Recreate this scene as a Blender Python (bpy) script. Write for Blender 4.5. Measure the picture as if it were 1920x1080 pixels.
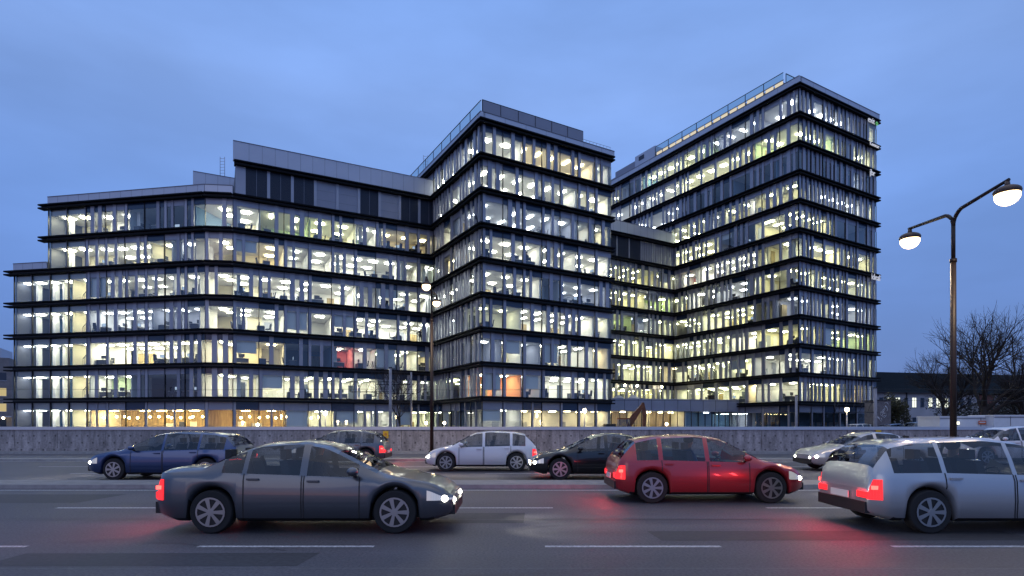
import bpy, bmesh, math, random
from mathutils import Vector, Matrix, noise
R = math.radians
scene = bpy.context.scene
for o in list(bpy.data.objects): bpy.data.objects.remove(o)
COL = scene.collection

# ---------------------------------------------------------------- camera
CAMZ = 1.7; F = 1085.0
cam_d = bpy.data.cameras.new('camera'); cam = bpy.data.objects.new('camera', cam_d); COL.objects.link(cam)
cam.location = (0, 0, CAMZ); cam.rotation_euler = (R(90), 0, 0)
cam_d.sensor_width = 36; cam_d.lens = 36 * F / 1920; cam_d.shift_y = (797 - 540) / 1920
cam_d.clip_start = 0.1; cam_d.clip_end = 3000
scene.camera = cam
# ---------------------------------------------------------------- world: blue-hour sky with thin cloud
SUN_EL, SUN_AZ = 2.0, 200.0
w = bpy.data.worlds.new('World'); scene.world = w; w.use_nodes = True
nt = w.node_tree; nt.nodes.clear()
N = nt.nodes.new; LK = nt.links.new
wout = N('ShaderNodeOutputWorld'); bg = N('ShaderNodeBackground'); LK(bg.outputs[0], wout.inputs[0])
bg.inputs[1].default_value = 1.0
tc = N('ShaderNodeTexCoord'); sep = N('ShaderNodeSeparateXYZ'); LK(tc.outputs['Generated'], sep.inputs[0])
ramp = N('ShaderNodeValToRGB'); LK(sep.outputs[2], ramp.inputs[0])
cr = ramp.color_ramp
stops = [(0.0, (.10, .205, .53)), (.08, (.12, .245, .63)), (.18, (.15, .295, .74)), (.32, (.185, .35, .82)), (.48, (.24, .41, .87)), (.60, (.215, .385, .84)), (.72, (.42, .54, .90)), (1.0, (.80, .83, 1.0))]
cr.elements[0].position = 0; cr.elements[0].color = (*stops[0][1], 1)
cr.elements[1].position = 1; cr.elements[1].color = (*stops[-1][1], 1)
for p, c in stops[1:-1]:
    e = cr.elements.new(p); e.color = (*c, 1)
mp = N('ShaderNodeMapping'); mp.inputs['Scale'].default_value = (1.0, 1.0, 3.2); LK(tc.outputs['Generated'], mp.inputs[0])
ns = N('ShaderNodeTexNoise'); ns.inputs['Scale'].default_value = 2.6; ns.inputs['Detail'].default_value = 5; ns.inputs['Roughness'].default_value = .5
LK(mp.outputs[0], ns.inputs['Vector'])
mr = N('ShaderNodeMapRange'); mr.inputs[1].default_value = .35; mr.inputs[2].default_value = .65; mr.inputs[3].default_value = .90; mr.inputs[4].default_value = 1.09
LK(ns.outputs[0], mr.inputs[0])
# the sky is brightest just left of straight ahead and darker to both sides
ax = N('ShaderNodeMath'); ax.operation = 'ABSOLUTE'; LK(sep.outputs[0], ax.inputs[0])
mr2 = N('ShaderNodeMapRange'); mr2.inputs[1].default_value = 0.1; mr2.inputs[2].default_value = .75; mr2.inputs[3].default_value = 1.03; mr2.inputs[4].default_value = .84
LK(ax.outputs[0], mr2.inputs[0])
mm = N('ShaderNodeMath'); mm.operation = 'MULTIPLY'; LK(mr.outputs[0], mm.inputs[0]); LK(mr2.outputs[0], mm.inputs[1])
vm = N('ShaderNodeVectorMath'); vm.operation = 'SCALE'; LK(ramp.outputs[0], vm.inputs[0]); LK(mm.outputs[0], vm.inputs[3])
sk = N('ShaderNodeTexSky'); sk.sky_type = 'NISHITA'; sk.sun_disc = False; sk.sun_elevation = R(SUN_EL); sk.sun_rotation = R(SUN_AZ)
vs = N('ShaderNodeVectorMath'); vs.operation = 'SCALE'; LK(sk.outputs[0], vs.inputs[0]); vs.inputs[3].default_value = .02
va = N('ShaderNodeVectorMath'); va.operation = 'ADD'; LK(vm.outputs[0], va.inputs[0]); LK(vs.outputs[0], va.inputs[1])
LK(va.outputs[0], bg.inputs[0])
# ---------------------------------------------------------------- weak afterglow "sun"
sd = bpy.data.lights.new('sun', 'SUN'); sd.energy = .12; sd.angle = R(25); sd.color = (1, .9, .85)
so = bpy.data.objects.new('sun', sd); COL.objects.link(so); so.rotation_euler = (R(70), 0, R(-25)); so.location = (0, -20, 40)
# ---------------------------------------------------------------- exposure and sampling
scene.view_settings.view_transform = 'Standard'; scene.view_settings.look = 'None'
scene.view_settings.exposure = 0; scene.view_settings.gamma = 1; scene.view_settings.use_curve_mapping = False
cy = scene.cycles
cy.max_bounces = 9; cy.diffuse_bounces = 4; cy.glossy_bounces = 3; cy.transmission_bounces = 4; cy.transparent_max_bounces = 12
cy.sample_clamp_indirect = 4; cy.sample_clamp_direct = 0; cy.use_denoising = True; cy.caustics_reflective = False; cy.caustics_refractive = False
try: cy.use_light_tree = True; cy.blur_glossy = 1
except Exception: pass

def px(x, y, D):            # a point of the photo at depth D, in metres
    return Vector(((x - 960) * D / F, D, CAMZ + (797 - y) * D / F))

# ================================================================ materials
MATS = {}
def mat(name, col=(.5, .5, .5), rough=.6, metal=0., emis=None, es=0., spec=None, noise_amt=0., noise_scale=3., bump=0., bump_scale=20., coord='Object', stretch=(1, 1, 1), col2=None, coat=0.):
    if name in MATS: return MATS[name]
    m = bpy.data.materials.new(name); m.use_nodes = True; MATS[name] = m
    t = m.node_tree; b = t.nodes['Principled BSDF']
    b.inputs['Base Color'].default_value = (*col, 1); b.inputs['Roughness'].default_value = rough; b.inputs['Metallic'].default_value = metal
    if spec is not None: b.inputs['Specular IOR Level'].default_value = spec
    if coat: b.inputs['Coat Weight'].default_value = coat; b.inputs['Coat Roughness'].default_value = .05
    if emis: b.inputs['Emission Color'].default_value = (*emis, 1); b.inputs['Emission Strength'].default_value = es
    if noise_amt or bump or col2:
        c = t.nodes.new('ShaderNodeTexCoord'); mpn = t.nodes.new('ShaderNodeMapping'); mpn.inputs['Scale'].default_value = stretch
        t.links.new(c.outputs[coord], mpn.inputs[0])
        n = t.nodes.new('ShaderNodeTexNoise'); n.inputs['Scale'].default_value = noise_scale; n.inputs['Detail'].default_value = 6; n.inputs['Roughness'].default_value = .6
        t.links.new(mpn.outputs[0], n.inputs['Vector'])
        r = t.nodes.new('ShaderNodeValToRGB'); r.color_ramp.elements[0].position = .3; r.color_ramp.elements[1].position = .7
        lo = tuple(x * (1 - noise_amt) for x in col); hi = col2 or tuple(min(1, x * (1 + noise_amt)) for x in col)
        r.color_ramp.elements[0].color = (*lo, 1); r.color_ramp.elements[1].color = (*hi, 1)
        t.links.new(n.outputs[0], r.inputs[0]); t.links.new(r.outputs[0], b.inputs['Base Color'])
        if bump:
            n2 = t.nodes.new('ShaderNodeTexNoise'); n2.inputs['Scale'].default_value = bump_scale; n2.inputs['Detail'].default_value = 4
            t.links.new(mpn.outputs[0], n2.inputs['Vector'])
            bp = t.nodes.new('ShaderNodeBump'); bp.inputs['Strength'].default_value = bump; bp.inputs['Distance'].default_value = .05
            t.links.new(n2.outputs[0], bp.inputs['Height']); t.links.new(bp.outputs[0], b.inputs['Normal'])
    return m
def glass_mat(name, tint, refl, rough=0.0, gcol=(1, 1, 1)):
    m = bpy.data.materials.new(name); m.use_nodes = True; MATS[name] = m
    t = m.node_tree; t.nodes.clear(); o = t.nodes.new('ShaderNodeOutputMaterial')
    mx = t.nodes.new('ShaderNodeMixShader'); tr = t.nodes.new('ShaderNodeBsdfTransparent'); gl = t.nodes.new('ShaderNodeBsdfGlossy')
    tr.inputs[0].default_value = (*tint, 1); gl.inputs[0].default_value = (*gcol, 1); gl.inputs['Roughness'].default_value = rough
    fr = t.nodes.new('ShaderNodeLayerWeight'); fr.inputs[0].default_value = .5
    pw = t.nodes.new('ShaderNodeMath'); pw.operation = 'POWER'; pw.inputs[1].default_value = 3.; t.links.new(fr.outputs['Facing'], pw.inputs[0])
    mrr = t.nodes.new('ShaderNodeMapRange'); mrr.inputs[3].default_value = refl; mrr.inputs[4].default_value = min(1, refl + .6)
    t.links.new(pw.outputs[0], mrr.inputs[0]); t.links.new(mrr.outputs[0], mx.inputs[0])
    t.links.new(tr.outputs[0], mx.inputs[1]); t.links.new(gl.outputs[0], mx.inputs[2]); t.links.new(mx.outputs[0], o.inputs[0])
    return m
def emit(name, col, s):
    if name in MATS: return MATS[name]
    m = bpy.data.materials.new(name); m.use_nodes = True; MATS[name] = m
    t = m.node_tree; t.nodes.clear(); o = t.nodes.new('ShaderNodeOutputMaterial'); e = t.nodes.new('ShaderNodeEmission')
    e.inputs[0].default_value = (*col, 1); e.inputs[1].default_value = s; t.links.new(e.outputs[0], o.inputs[0]); return m

G = glass_mat('facade_glass', (.88, .95, .95), .10)
GC = glass_mat('clear_glass', (.86, .94, .95), .10)
GS = glass_mat('screen_glass', (.50, .66, .70), .18)
PANEL = mat('grey_metal_panel', (.33, .345, .40), .45, .35, noise_amt=.06, noise_scale=.4)
PANEL2 = mat('mid_grey_panel', (.24, .255, .31), .45, .3, noise_amt=.06, noise_scale=.4)
SPL = mat('grey_spandrel', (.27, .29, .36), .4, .2, noise_amt=.08, noise_scale=.5)
SPD = mat('dark_blue_spandrel', (.025, .045, .09), .15, 0, spec=.6)
FRAME = mat('black_frame', (.012, .014, .022), .4)
LEDGE = mat('black_ledge', (.005, .006, .009), .8, spec=.15)
CLAD = mat('pale_cladding', (.46, .49, .56), .42, .35, noise_amt=.05, noise_scale=.3)
SEAM = mat('cladding_seam', (.16, .17, .21), .6)
LOUV = mat('dark_louver', (.04, .05, .075), .5, .3)
WALLD = mat('dark_side_wall', (.06, .065, .08), .5)
ROOFM = mat('roof_membrane', (.12, .12, .13), .9, noise_amt=.2)
FLOORM = mat('office_floor', (.50, .49, .47), .6)
CEIL = mat('office_ceiling', (.82, .82, .80), .9)
W_WHITE = mat('office_wall_white', (.80, .79, .74), .9)
W_CREAM = mat('office_wall_cream', (.78, .72, .52), .9)
W_GREY = mat('office_wall_grey', (.38, .40, .46), .9)
W_DUSK = mat('office_wall_dusk_blue', (.10, .19, .30), .9)  # dim blue of unlit rooms at dusk, put into the wall colour
W_GREEN = mat('office_wall_green', (.55, .68, .40), .9)
W_RED = mat('office_wall_red', (.85, .20, .20), .9)
W_ORANGE = mat('office_wall_orange', (.88, .36, .16), .9)
W_WOOD = mat('office_wall_wood', (.34, .26, .13), .8, noise_amt=.6, noise_scale=2, stretch=(4, 4, .3))
HALL_SKY = mat('stair_hall_sky_blue', (.03, .10, .20), .15, spec=.6)  # blue stands in for sky seen through the hall's far glass
L_COOL = emit('lamp_cool', (1.0, .95, .80), 44)
L_WARM = emit('lamp_warm', (1.0, .78, .42), 46)
L_DIM = emit('lamp_dim', (.92, .93, .98), 24)
L_GOLD = emit('lamp_gold', (1.0, .68, .26), 60)
L_RED = emit('lamp_pink', (1.0, .45, .36), 80)
L_GRN = emit('lamp_greenish', (1.0, .95, .58), 42)
L_BRIGHT = emit('lamp_bright', (1.0, .92, .66), 58)

# ================================================================ mesh helpers
class MB:
    def __init__(s): s.v = []; s.f = []; s.m = []; s.mats = []; s.sm = []
    def mi(s, m):
        if m not in s.mats: s.mats.append(m)
        return s.mats.index(m)
    def quad(s, pts, m, smooth=False):
        i = len(s.v); s.v += [tuple(p) for p in pts]; s.f.append(tuple(range(i, i + len(pts)))); s.m.append(s.mi(m)); s.sm.append(smooth)
    def hexa(s, p, m, mtop=None, mbot=None):   # p: 8 points, bottom ring 0-3 then top ring 4-7
        i = len(s.v); s.v += [tuple(q) for q in p]
        for k, f in enumerate(((3, 2, 1, 0), (4, 5, 6, 7), (0, 1, 5, 4), (1, 2, 6, 5), (2, 3, 7, 6), (3, 0, 4, 7))):
            s.f.append(tuple(i + q for q in f)); s.sm.append(False)
            s.m.append(s.mi((mbot or m) if k == 0 else (mtop or m) if k == 1 else m))
    def box(s, x0, x1, y0, y1, z0, z1, m, mtop=None, mbot=None):
        s.hexa([(x0, y0, z0), (x1, y0, z0), (x1, y1, z0), (x0, y1, z0), (x0, y0, z1), (x1, y0, z1), (x1, y1, z1), (x0, y1, z1)], m, mtop, mbot)
    def prism(s, poly, z0, z1, m, mtop=None, mbot=None):   # poly anticlockwise seen from above
        i = len(s.v); n = len(poly)
        s.v += [(p[0], p[1], z0) for p in poly] + [(p[0], p[1], z1) for p in poly]
        s.f.append(tuple(i + k for k in range(n - 1, -1, -1))); s.m.append(s.mi(mbot or m)); s.sm.append(False)
        s.f.append(tuple(i + n + k for k in range(n))); s.m.append(s.mi(mtop or m)); s.sm.append(False)
        for k in range(n):
            a, b = i + k, i + (k + 1) % n
            s.f.append((a, b, b + n, a + n)); s.m.append(s.mi(m)); s.sm.append(False)
    def tube(s, pts, rads, m, n=8, cap=True, smooth=True):
        rings = []; pts = [Vector(p) for p in pts]
        if not isinstance(rads, (list, tuple)): rads = [rads] * len(pts)
        for k, p in enumerate(pts):
            a = pts[max(0, k - 1)]; b = pts[min(len(pts) - 1, k + 1)]
            d = (b - a).normalized() if (b - a).length > 1e-9 else Vector((0, 0, 1))
            up = Vector((0, 0, 1)) if abs(d.z) < .9 else Vector((1, 0, 0))
            u = d.cross(up).normalized(); vv = d.cross(u).normalized()
            i = len(s.v)
            for q in range(n):
                an = 2 * math.pi * q / n
                s.v.append(tuple(p + (u * math.cos(an) + vv * math.sin(an)) * rads[k]))
            rings.append(i)
        mi = s.mi(m)
        for k in range(len(rings) - 1):
            for q in range(n):
                a, b = rings[k] + q, rings[k] + (q + 1) % n
                c, d = rings[k + 1] + (q + 1) % n, rings[k + 1] + q
                s.f.append((a, d, c, b)); s.m.append(mi); s.sm.append(smooth)
        if cap:
            s.f.append(tuple(rings[0] + q for q in range(n))); s.m.append(mi); s.sm.append(False)
            s.f.append(tuple(rings[-1] + q for q in range(n - 1, -1, -1))); s.m.append(mi); s.sm.append(False)
    def ball(s, c, r, m, sx=1, sy=1, sz=1, nu=12, nv=8):
        i = len(s.v); mi = s.mi(m)
        for a in range(nv + 1):
            th = math.pi * a / nv
            for b in range(nu):
                ph = 2 * math.pi * b / nu
                s.v.append((c[0] + r * sx * math.sin(th) * math.cos(ph), c[1] + r * sy * math.sin(th) * math.sin(ph), c[2] + r * sz * math.cos(th)))
        for a in range(nv):
            for b in range(nu):
                p, q = i + a * nu + b, i + a * nu + (b + 1) % nu
                s.f.append((p, p + nu, q + nu, q)); s.m.append(mi); s.sm.append(True)
    def merge(s, o):
        i = len(s.v); s.v += o.v
        for f, m, sm in zip(o.f, o.m, o.sm):
            s.f.append(tuple(i + q for q in f)); s.m.append(s.mi(o.mats[m])); s.sm.append(sm)
    def build(s, name, parent=None, off=None, loc=None, weld=False):
        me = bpy.data.meshes.new(name)
        off = Vector(off) if off is not None else (parent.get('_o') and Vector(parent['_o'])) if parent else None
        vs_ = s.v if off is None else [(a - off[0], b - off[1], c - off[2]) for a, b, c in s.v]
        me.from_pydata(vs_, [], s.f)
        for m in s.mats: me.materials.append(m)
        me.polygons.foreach_set('material_index', s.m); me.polygons.foreach_set('use_smooth', s.sm)
        if weld:
            bm = bmesh.new(); bm.from_mesh(me); bmesh.ops.remove_doubles(bm, verts=bm.verts, dist=1e-4); bm.to_mesh(me); bm.free()
        me.update()
        o = bpy.data.objects.new(name, me); COL.objects.link(o)
        if parent: o.parent = parent
        if loc: o.location = loc
        return o
WORLD_OFF = {}
def thing(name, label, cat, loc=(0, 0, 0), rz=0, group=None):
    o = bpy.data.objects.new(name, None); COL.objects.link(o); o.location = loc; o.rotation_euler = (0, 0, rz)
    o.empty_display_size = .5
    o['label'] = label; o['category'] = cat
    if group: o['group'] = group
    return o
def part(mb, name, par, label=None, stuff=False, world=True):
    if not mb.f: return None
    off = None
    if world:
        off = par.location if par.parent is None else WORLD_OFF[par.name]
    o = mb.build(name, par, off)
    if world: WORLD_OFF[o.name] = Vector(off)
    if label: o['label'] = label
    if stuff: o['kind'] = 'stuff'
    return o
def tag(o, label, cat, group=None):
    o['label'] = label; o['category'] = cat
    if group: o['group'] = group
    return o
def struct(mb, name, kind='structure'):
    o = mb.build(name); o['kind'] = kind; return o
def copy_tree(o, parent=None):
    c = o.copy(); COL.objects.link(c)
    if parent: c.parent = parent
    for ch in list(o.children): copy_tree(ch, c)
    return c
def capped(items, name, par, child=None, cap=100):
    """items: (size, mb, child_mb) - the 100 largest as parts, the rest one part of kind stuff"""
    items.sort(key=lambda t: -t[0]); rest = MB(); rest2 = MB()
    for k, (sz, mb, ch) in enumerate(items):
        if k < cap:
            o = part(mb, name, par)
            if ch is not None and ch.f: part(ch, child, o)
        else:
            rest.merge(mb)
            if ch is not None: rest2.merge(ch)
    if rest.f:
        o = part(rest, name, par, stuff=True)
        if rest2.f: part(rest2, child, o, stuff=True)

# ================================================================ facades
FH = 3.75; Z0 = 4.55
def zb(n): return Z0 + FH * n
class Face:
    """straight stretch of facade from p0 to p1 (left to right seen from the camera); o = outward"""
    def __init__(s, p0, p1):
        s.p0 = Vector((p0[0], p0[1])); d = Vector((p1[0], p1[1])) - s.p0; s.L = d.length; s.t = d / s.L; s.n = Vector((s.t.y, -s.t.x))
    def P(s, a, o, z): q = s.p0 + s.t * a + s.n * o; return (q.x, q.y, z)
    def box(s, mb, a0, a1, o0, o1, z0, z1, m, mtop=None, mbot=None):
        # o0 < o1; outward is o1
        mb.hexa([s.P(a0, o1, z0), s.P(a1, o1, z0), s.P(a1, o0, z0), s.P(a0, o0, z0), s.P(a0, o1, z1), s.P(a1, o1, z1), s.P(a1, o0, z1), s.P(a0, o0, z1)], m, mtop, mbot)
    def quad(s, mb, a0, a1, o, z0, z1, m):
        mb.quad([s.P(a0, o, z0), s.P(a1, o, z0), s.P(a1, o, z1), s.P(a0, o, z1)], m)
    def size(s, a0, a1, z0, z1):
        p, q = s.P(a0, 0, 0), s.P(a1, 0, 0); dm = (p[1] + q[1]) / 2
        return abs(p[0] / p[1] - q[0] / q[1]) * (z1 - z0) / dm * F * F
PATS = {
    'open': [[('p', .14), ('g', .86)], [('g', .62), ('p', .16), ('g', .22)], [('p', .12), ('g', .38), ('p', .14), ('g', .36)], [('g', .40), ('p', .18), ('g', .42)], [('p', .13), ('g', .87)], [('p', .12), ('g', .22), ('p', .12), ('g', .54)], [('g', .24), ('p', .2), ('g', .2), ('p', .2), ('g', .16)]],
    'dense': [[('p', .14), ('g', .26), ('p', .2), ('g', .16), ('p', .1), ('g', .14)], [('g', .3), ('p', .2), ('g', .2), ('p', .16), ('g', .14)], [('p', .18), ('g', .82)], [('p', .16), ('g', .34), ('p', .2), ('g', .3)], [('p', .12), ('g', .16), ('p', .16), ('g', .18), ('p', .16), ('g', .22)]],
    'ground': [[('g', .46), ('p', .08), ('g', .46)], [('g', 1)], [('p', .1), ('g', .9)]],
    'atrium': [[('g', 1)]],
    'wide': [[('p', .08), ('g', .92)]],
}
def bay(face, a0, a1, z0, z1, rng, style, fr, gl, spand=.66, panel_out=.10):
    """one bay: frame, opaque strips and spandrel in fr; the glass in gl"""
    w = a1 - a0
    pat = rng.choice(PATS[style]); tot = sum(k[1] for k in pat)
    face.box(fr, a0 - .03, a0 + .03, -.08, .10, z0, z1, FRAME)
    if style == 'atrium':
        face.box(fr, a1 - .22, a1 - .03, -.1, .02, z0, z1, PANEL2)
        face.quad(gl, a0 + .03, a1 - .22, 0, z0, z1, G); return
    zs = z1 - spand; dark = rng.random() < .42; a = a0 + .03; W = w - .06
    face.box(fr, a0 + .03, a1 - .03, -.06, .012, z0, z0 + .05, FRAME)
    for kd, fw in pat:
        b = a + W * fw / tot
        if kd == 'p':
            face.box(fr, a, b, -.06, panel_out, z0 + .002, z1, PANEL if rng.random() < .8 else PANEL2)
        else:
            face.box(fr, a, b, -.04, .02, zs, z1 - .002, SPD if dark else SPL)
            face.quad(gl, a, b, 0, z0 + .05, zs, G)
            face.box(fr, b - .02, b + .02, -.05, .035, z0 + .06, zs, FRAME)
        a = b
def ledge(face, z, ext0=0., ext1=0., depth=.55):
    mb = MB()
    face.box(mb, -ext0, face.L + ext1, -.25, depth, z + .11, z + .27, LEDGE)
    face.box(mb, -ext0, face.L + ext1, -.25, depth, z - .27, z - .11, LEDGE)
    face.box(mb, -.05 if not ext0 else 0, face.L + (.05 if not ext1 else 0), -.25, depth * .45, z - .112, z + .112, FRAME)
    return mb
DESKS = []       # (face, along, inward, z, storey)
def rooms(face, par_items, n, z0, zc, a_from, a_to, rng, spec=None, depth=6.5, nb=2.72, dens=1., cold=False):
    """interior of one storey behind a face: partitions, back walls, lamps.  spec: dict of fixed rooms"""
    walls, lamps = par_items[:2]
    a = a_from
    while a < a_to - .3:
        nbays = rng.choice((1, 1, 2, 2, 3, 4)) if rng.random() < .85 else 5
        b = min(a_to, a + nbays * nb)
        if a_to - b < 1.0: b = a_to
        d = rng.choice((3.2, 4.5, 6.3, 6.3, 6.5)) if b - a < 7 else depth
        r = rng.random()
        wm, lm, den = W_WHITE, L_COOL, 1
        if r < .06: wm, lm = W_DUSK, None
        elif r < .17: wm, lm = W_GREY, L_DIM
        elif r < .45: wm, lm = W_CREAM, L_GRN
        elif r < .56: wm, lm = W_CREAM, L_WARM
        elif r < .66: wm, lm = W_WHITE, L_BRIGHT
        elif r < .69: wm, lm = W_GREEN, L_GRN
        if par_items[2] in ('left wing', 'middle tower'):
            if lm is L_GRN and rng.random() < .7: lm = L_COOL
            if wm is W_CREAM and rng.random() < .6: wm = W_WHITE
        elif lm is L_COOL and rng.random() < .6: lm = L_GRN
        if cold:
            wm, lm = (W_DUSK, None) if r < .55 else (W_GREY, L_DIM)
        for s0, s1, swm, slm in (spec or ()):
            if s0 - .2 <= a < s1 - .3: b = min(s1, a_to); wm, lm = swm, slm; d = 4.5; break
            if a < s0 < b: b = s0
        mb = MB()
        face.box(mb, a + .06, b - .06, -d - .12, -d, z0, zc, wm)
        # doors and cabinets on the back wall break it up
        x = a + .6
        while x < b - 1.2:
            if rng.random() < .4: face.box(mb, x, x + .9, -d - .01, -d + .03, z0, z0 + 2.1, rng.choice((W_WOOD, W_GREY, LOUV, W_WHITE)))
            elif rng.random() < .3: face.box(mb, x, x + 1.1, -d, -d + .4, z0, z0 + rng.choice((1.1, 1.9)), rng.choice((W_GREY, W_WHITE, W_WOOD)))
            x += 1.5
        face.box(mb, b - .06, b + .06, -d, -.35, z0, zc, wm if rng.random() < .7 else W_WHITE)
        if rng.random() < .25:   # a roller blind half down or a column near the glass
            face.box(mb, a + .1, a + min(2.4, b - a - .2), -.30, -.27, zc - rng.uniform(.5, 2.3), zc, W_WHITE)
        elif rng.random() < .5:
            face.box(mb, a + .4, a + .8, -1.3, -.9, z0, zc, W_WHITE)
        walls.append((face.size(a, b, z0, zc), mb, None))
        if lm:
            ny = max(1, int(d / 2.9)); nx = max(1, int((b - a) / 2.1 + .3)); kind = rng.random()
            for i in range(nx):
                for j in range(ny):
                    if rng.random() > .9: continue
                    ca = a + (i + .5) * (b - a) / nx; co = -(j + .5) * d / ny - .1
                    lw, ld = (.44, .3) if kind < .5 else (.13, .62) if kind < .8 else (.3, .28)
                    l = MB(); face.box(l, ca - lw, ca + lw, co - ld, co + ld, zc - .10, zc - .06, lm)
                    face.box(l, ca - .02, ca + .02, co - .02, co + .02, zc - .06, zc, FRAME)
                    lamps.append((face.size(ca - lw, ca + lw, 0, 1) * (70 + co * 4), l, None))
        q = a + .9
        while q < b - .8:
            if rng.random() < .62 * dens: DESKS.append((face, q, rng.uniform(1.0, 1.8), z0, n, par_items[2]))
            q += rng.uniform(1.5, 2.6)
        a = b
def inset(poly, d):
    """move an anticlockwise polygon inwards"""
    n = len(poly); out = []
    for i in range(n):
        p0, p1, p2 = Vector(poly[i - 1]), Vector(poly[i]), Vector(poly[(i + 1) % n])
        e1 = (p1 - p0).normalized(); e2 = (p2 - p1).normalized()
        n1 = Vector((-e1.y, e1.x)); n2 = Vector((-e2.y, e2.x)); b = (n1 + n2).normalized()
        out.append(tuple(p1 + b * d / max(.3, b.dot(n1))))
    return out

# ---- plan (metres).  u runs right-and-away, v left-and-away
u = Vector((math.cos(R(30)), math.sin(R(30)))); v = Vector((-math.sin(R(30)), math.cos(R(30))))
PL = Vector((-58.7, 68.3)); PB = Vector((-32.2, 63.6)); PR = Vector((-9.75, 75.02))
tl = (PL - PB); tr_ = (PR - PB)
E1 = PB + tl * .0625; E2 = PB + tr_ * .055
PU = PB + tl * .822                     # left end of the two upper storeys
Bc = Vector((-3.24, 62.7)); Be = Bc + u * 17.9; Bl = Bc + v * 30
Cc = Vector((37.3, 75.35)); Ce = Cc + u * 18.4; Cl = Cc + v * 46
Li = Cc + v * 21.8; Ll = Li - u * 17.0   # link: interior corner and its left end (behind B)
uA = tr_.normalized(); nA = Vector((-uA.y, uA.x))

# ---------------------------------------------------------------- LEFT WING
A = thing('office_building', 'long bent glazed office wing with lit stair hall, filling the left of the photo', 'office building', (PB.x, PB.y, 0))
nL = Vector((-(PB - PL).normalized().y, (PB - PL).normalized().x))
fAL = Face(PL, E1); fAM = Face(E1, E2); fAR = Face(E2, PR); fAU = Face(PU, E1)
polyA = [PL, E1, E2, PR, PR + nA * 15, PB + (nA + nL).normalized() * 16, PL + nL * 15]
polyAU = [PU] + polyA[1:6] + [PU + nL * 15]
rngA = random.Random(11)
wins = []; wallsA = []; lampsA = []; itemsA = (wallsA, lampsA, 'left wing')
NL = 10; bl = fAL.L / NL; nAR = 9; br = fAR.L / nAR
for n in range(-1, 6):
    z0 = 0.0 if n < 0 else zb(n) + .27; z1 = zb(n + 1) - .27
    low = n <= 3
    faces = []
    if low: faces.append((fAL, NL, 0))
    else: faces.append((fAU, 8, 2))
    faces += [(fAM, 1, 20), (fAR, nAR, 30)]
    for fc, nb_, tagk in faces:
        bw = fc.L / nb_
        for i in range(nb_):
            st = 'ground' if n < 0 else 'open'
            if fc is fAL and i < 4: st = 'atrium'
            if fc is fAU and i < 2: st = 'atrium'
            if fc is fAR and n == 1 and i == 4: st = 'wide'
            fr, gl = MB(), MB()
            bay(fc, i * bw, (i + 1) * bw, z0, z1, rngA, st, fr, gl, spand=.66 if n >= 0 else .9)
            wins.append((fc.size(i * bw, (i + 1) * bw, z0, z1), fr, gl))
    zc = z1 - (.66 if n >= 0 else .85)
    gold = [(0, 0, None, None)]
    if n < 0:
        rooms(fAL, itemsA, n, z0 + .02, zc, bl * 4, fAL.L, rngA, spec=[(bl * 4, fAL.L, W_WOOD, L_GOLD)], dens=1)
        rooms(fAR, itemsA, n, z0 + .02, zc, 0, fAR.L, rngA, spec=[(0, 5.5, W_WOOD, L_GOLD), (11.3, 15.5, W_WHITE, L_BRIGHT)])
    else:
        if low: rooms(fAL, itemsA, n, z0, zc, bl * 4, fAL.L - 1.0, rngA, cold=(n == 2))
        else: rooms(fAU, itemsA, n, z0, zc, fAU.L / 4, fAU.L - 1.5, rngA)
        sp = None
        if n == 1: sp = [(br * 4, br * 5, W_RED, L_BRIGHT)]
        if n == 5: sp = [(16.6, fAR.L, W_CREAM, L_WARM)]
        rooms(fAR, itemsA, n, z0, zc, 0, fAR.L, rngA, spec=sp)
        for q in (-1.4, -3.4):
            mb = MB(); fAM.box(mb, 1.1, 1.8, q - .25, q + .25, zc - .1, zc - .06, L_BRIGHT); lampsA.append((300, mb, None))
        mb = MB(); fAM.box(mb, -1.5, 4.0, -6.6, -6.5, z0, zc, W_CREAM); wallsA.append((200, mb, None))
capped(wins, 'window', A, 'pane')
# floor slabs, ledges
for n in range(0, 7):
    poly = polyA if n <= 4 else polyAU
    mb = MB()
    top = zb(n) + .24
    mb.prism(inset(poly, .22), zb(n) - (.92 if n > 0 else 1.1), top, FLOORM, FLOORM if n not in (4,) else FLOORM, CEIL)
    part(mb, 'floor_slab', A)
    lb = MB()
    if n <= 4: lb.merge(ledge(fAL, zb(n), ext0=.95))
    else: lb.merge(ledge(fAU, zb(n), ext0=.95))
    lb.merge(ledge(fAM, zb(n))); lb.merge(ledge(fAR, zb(n)))
    part(lb, 'ledge', A)
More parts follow.
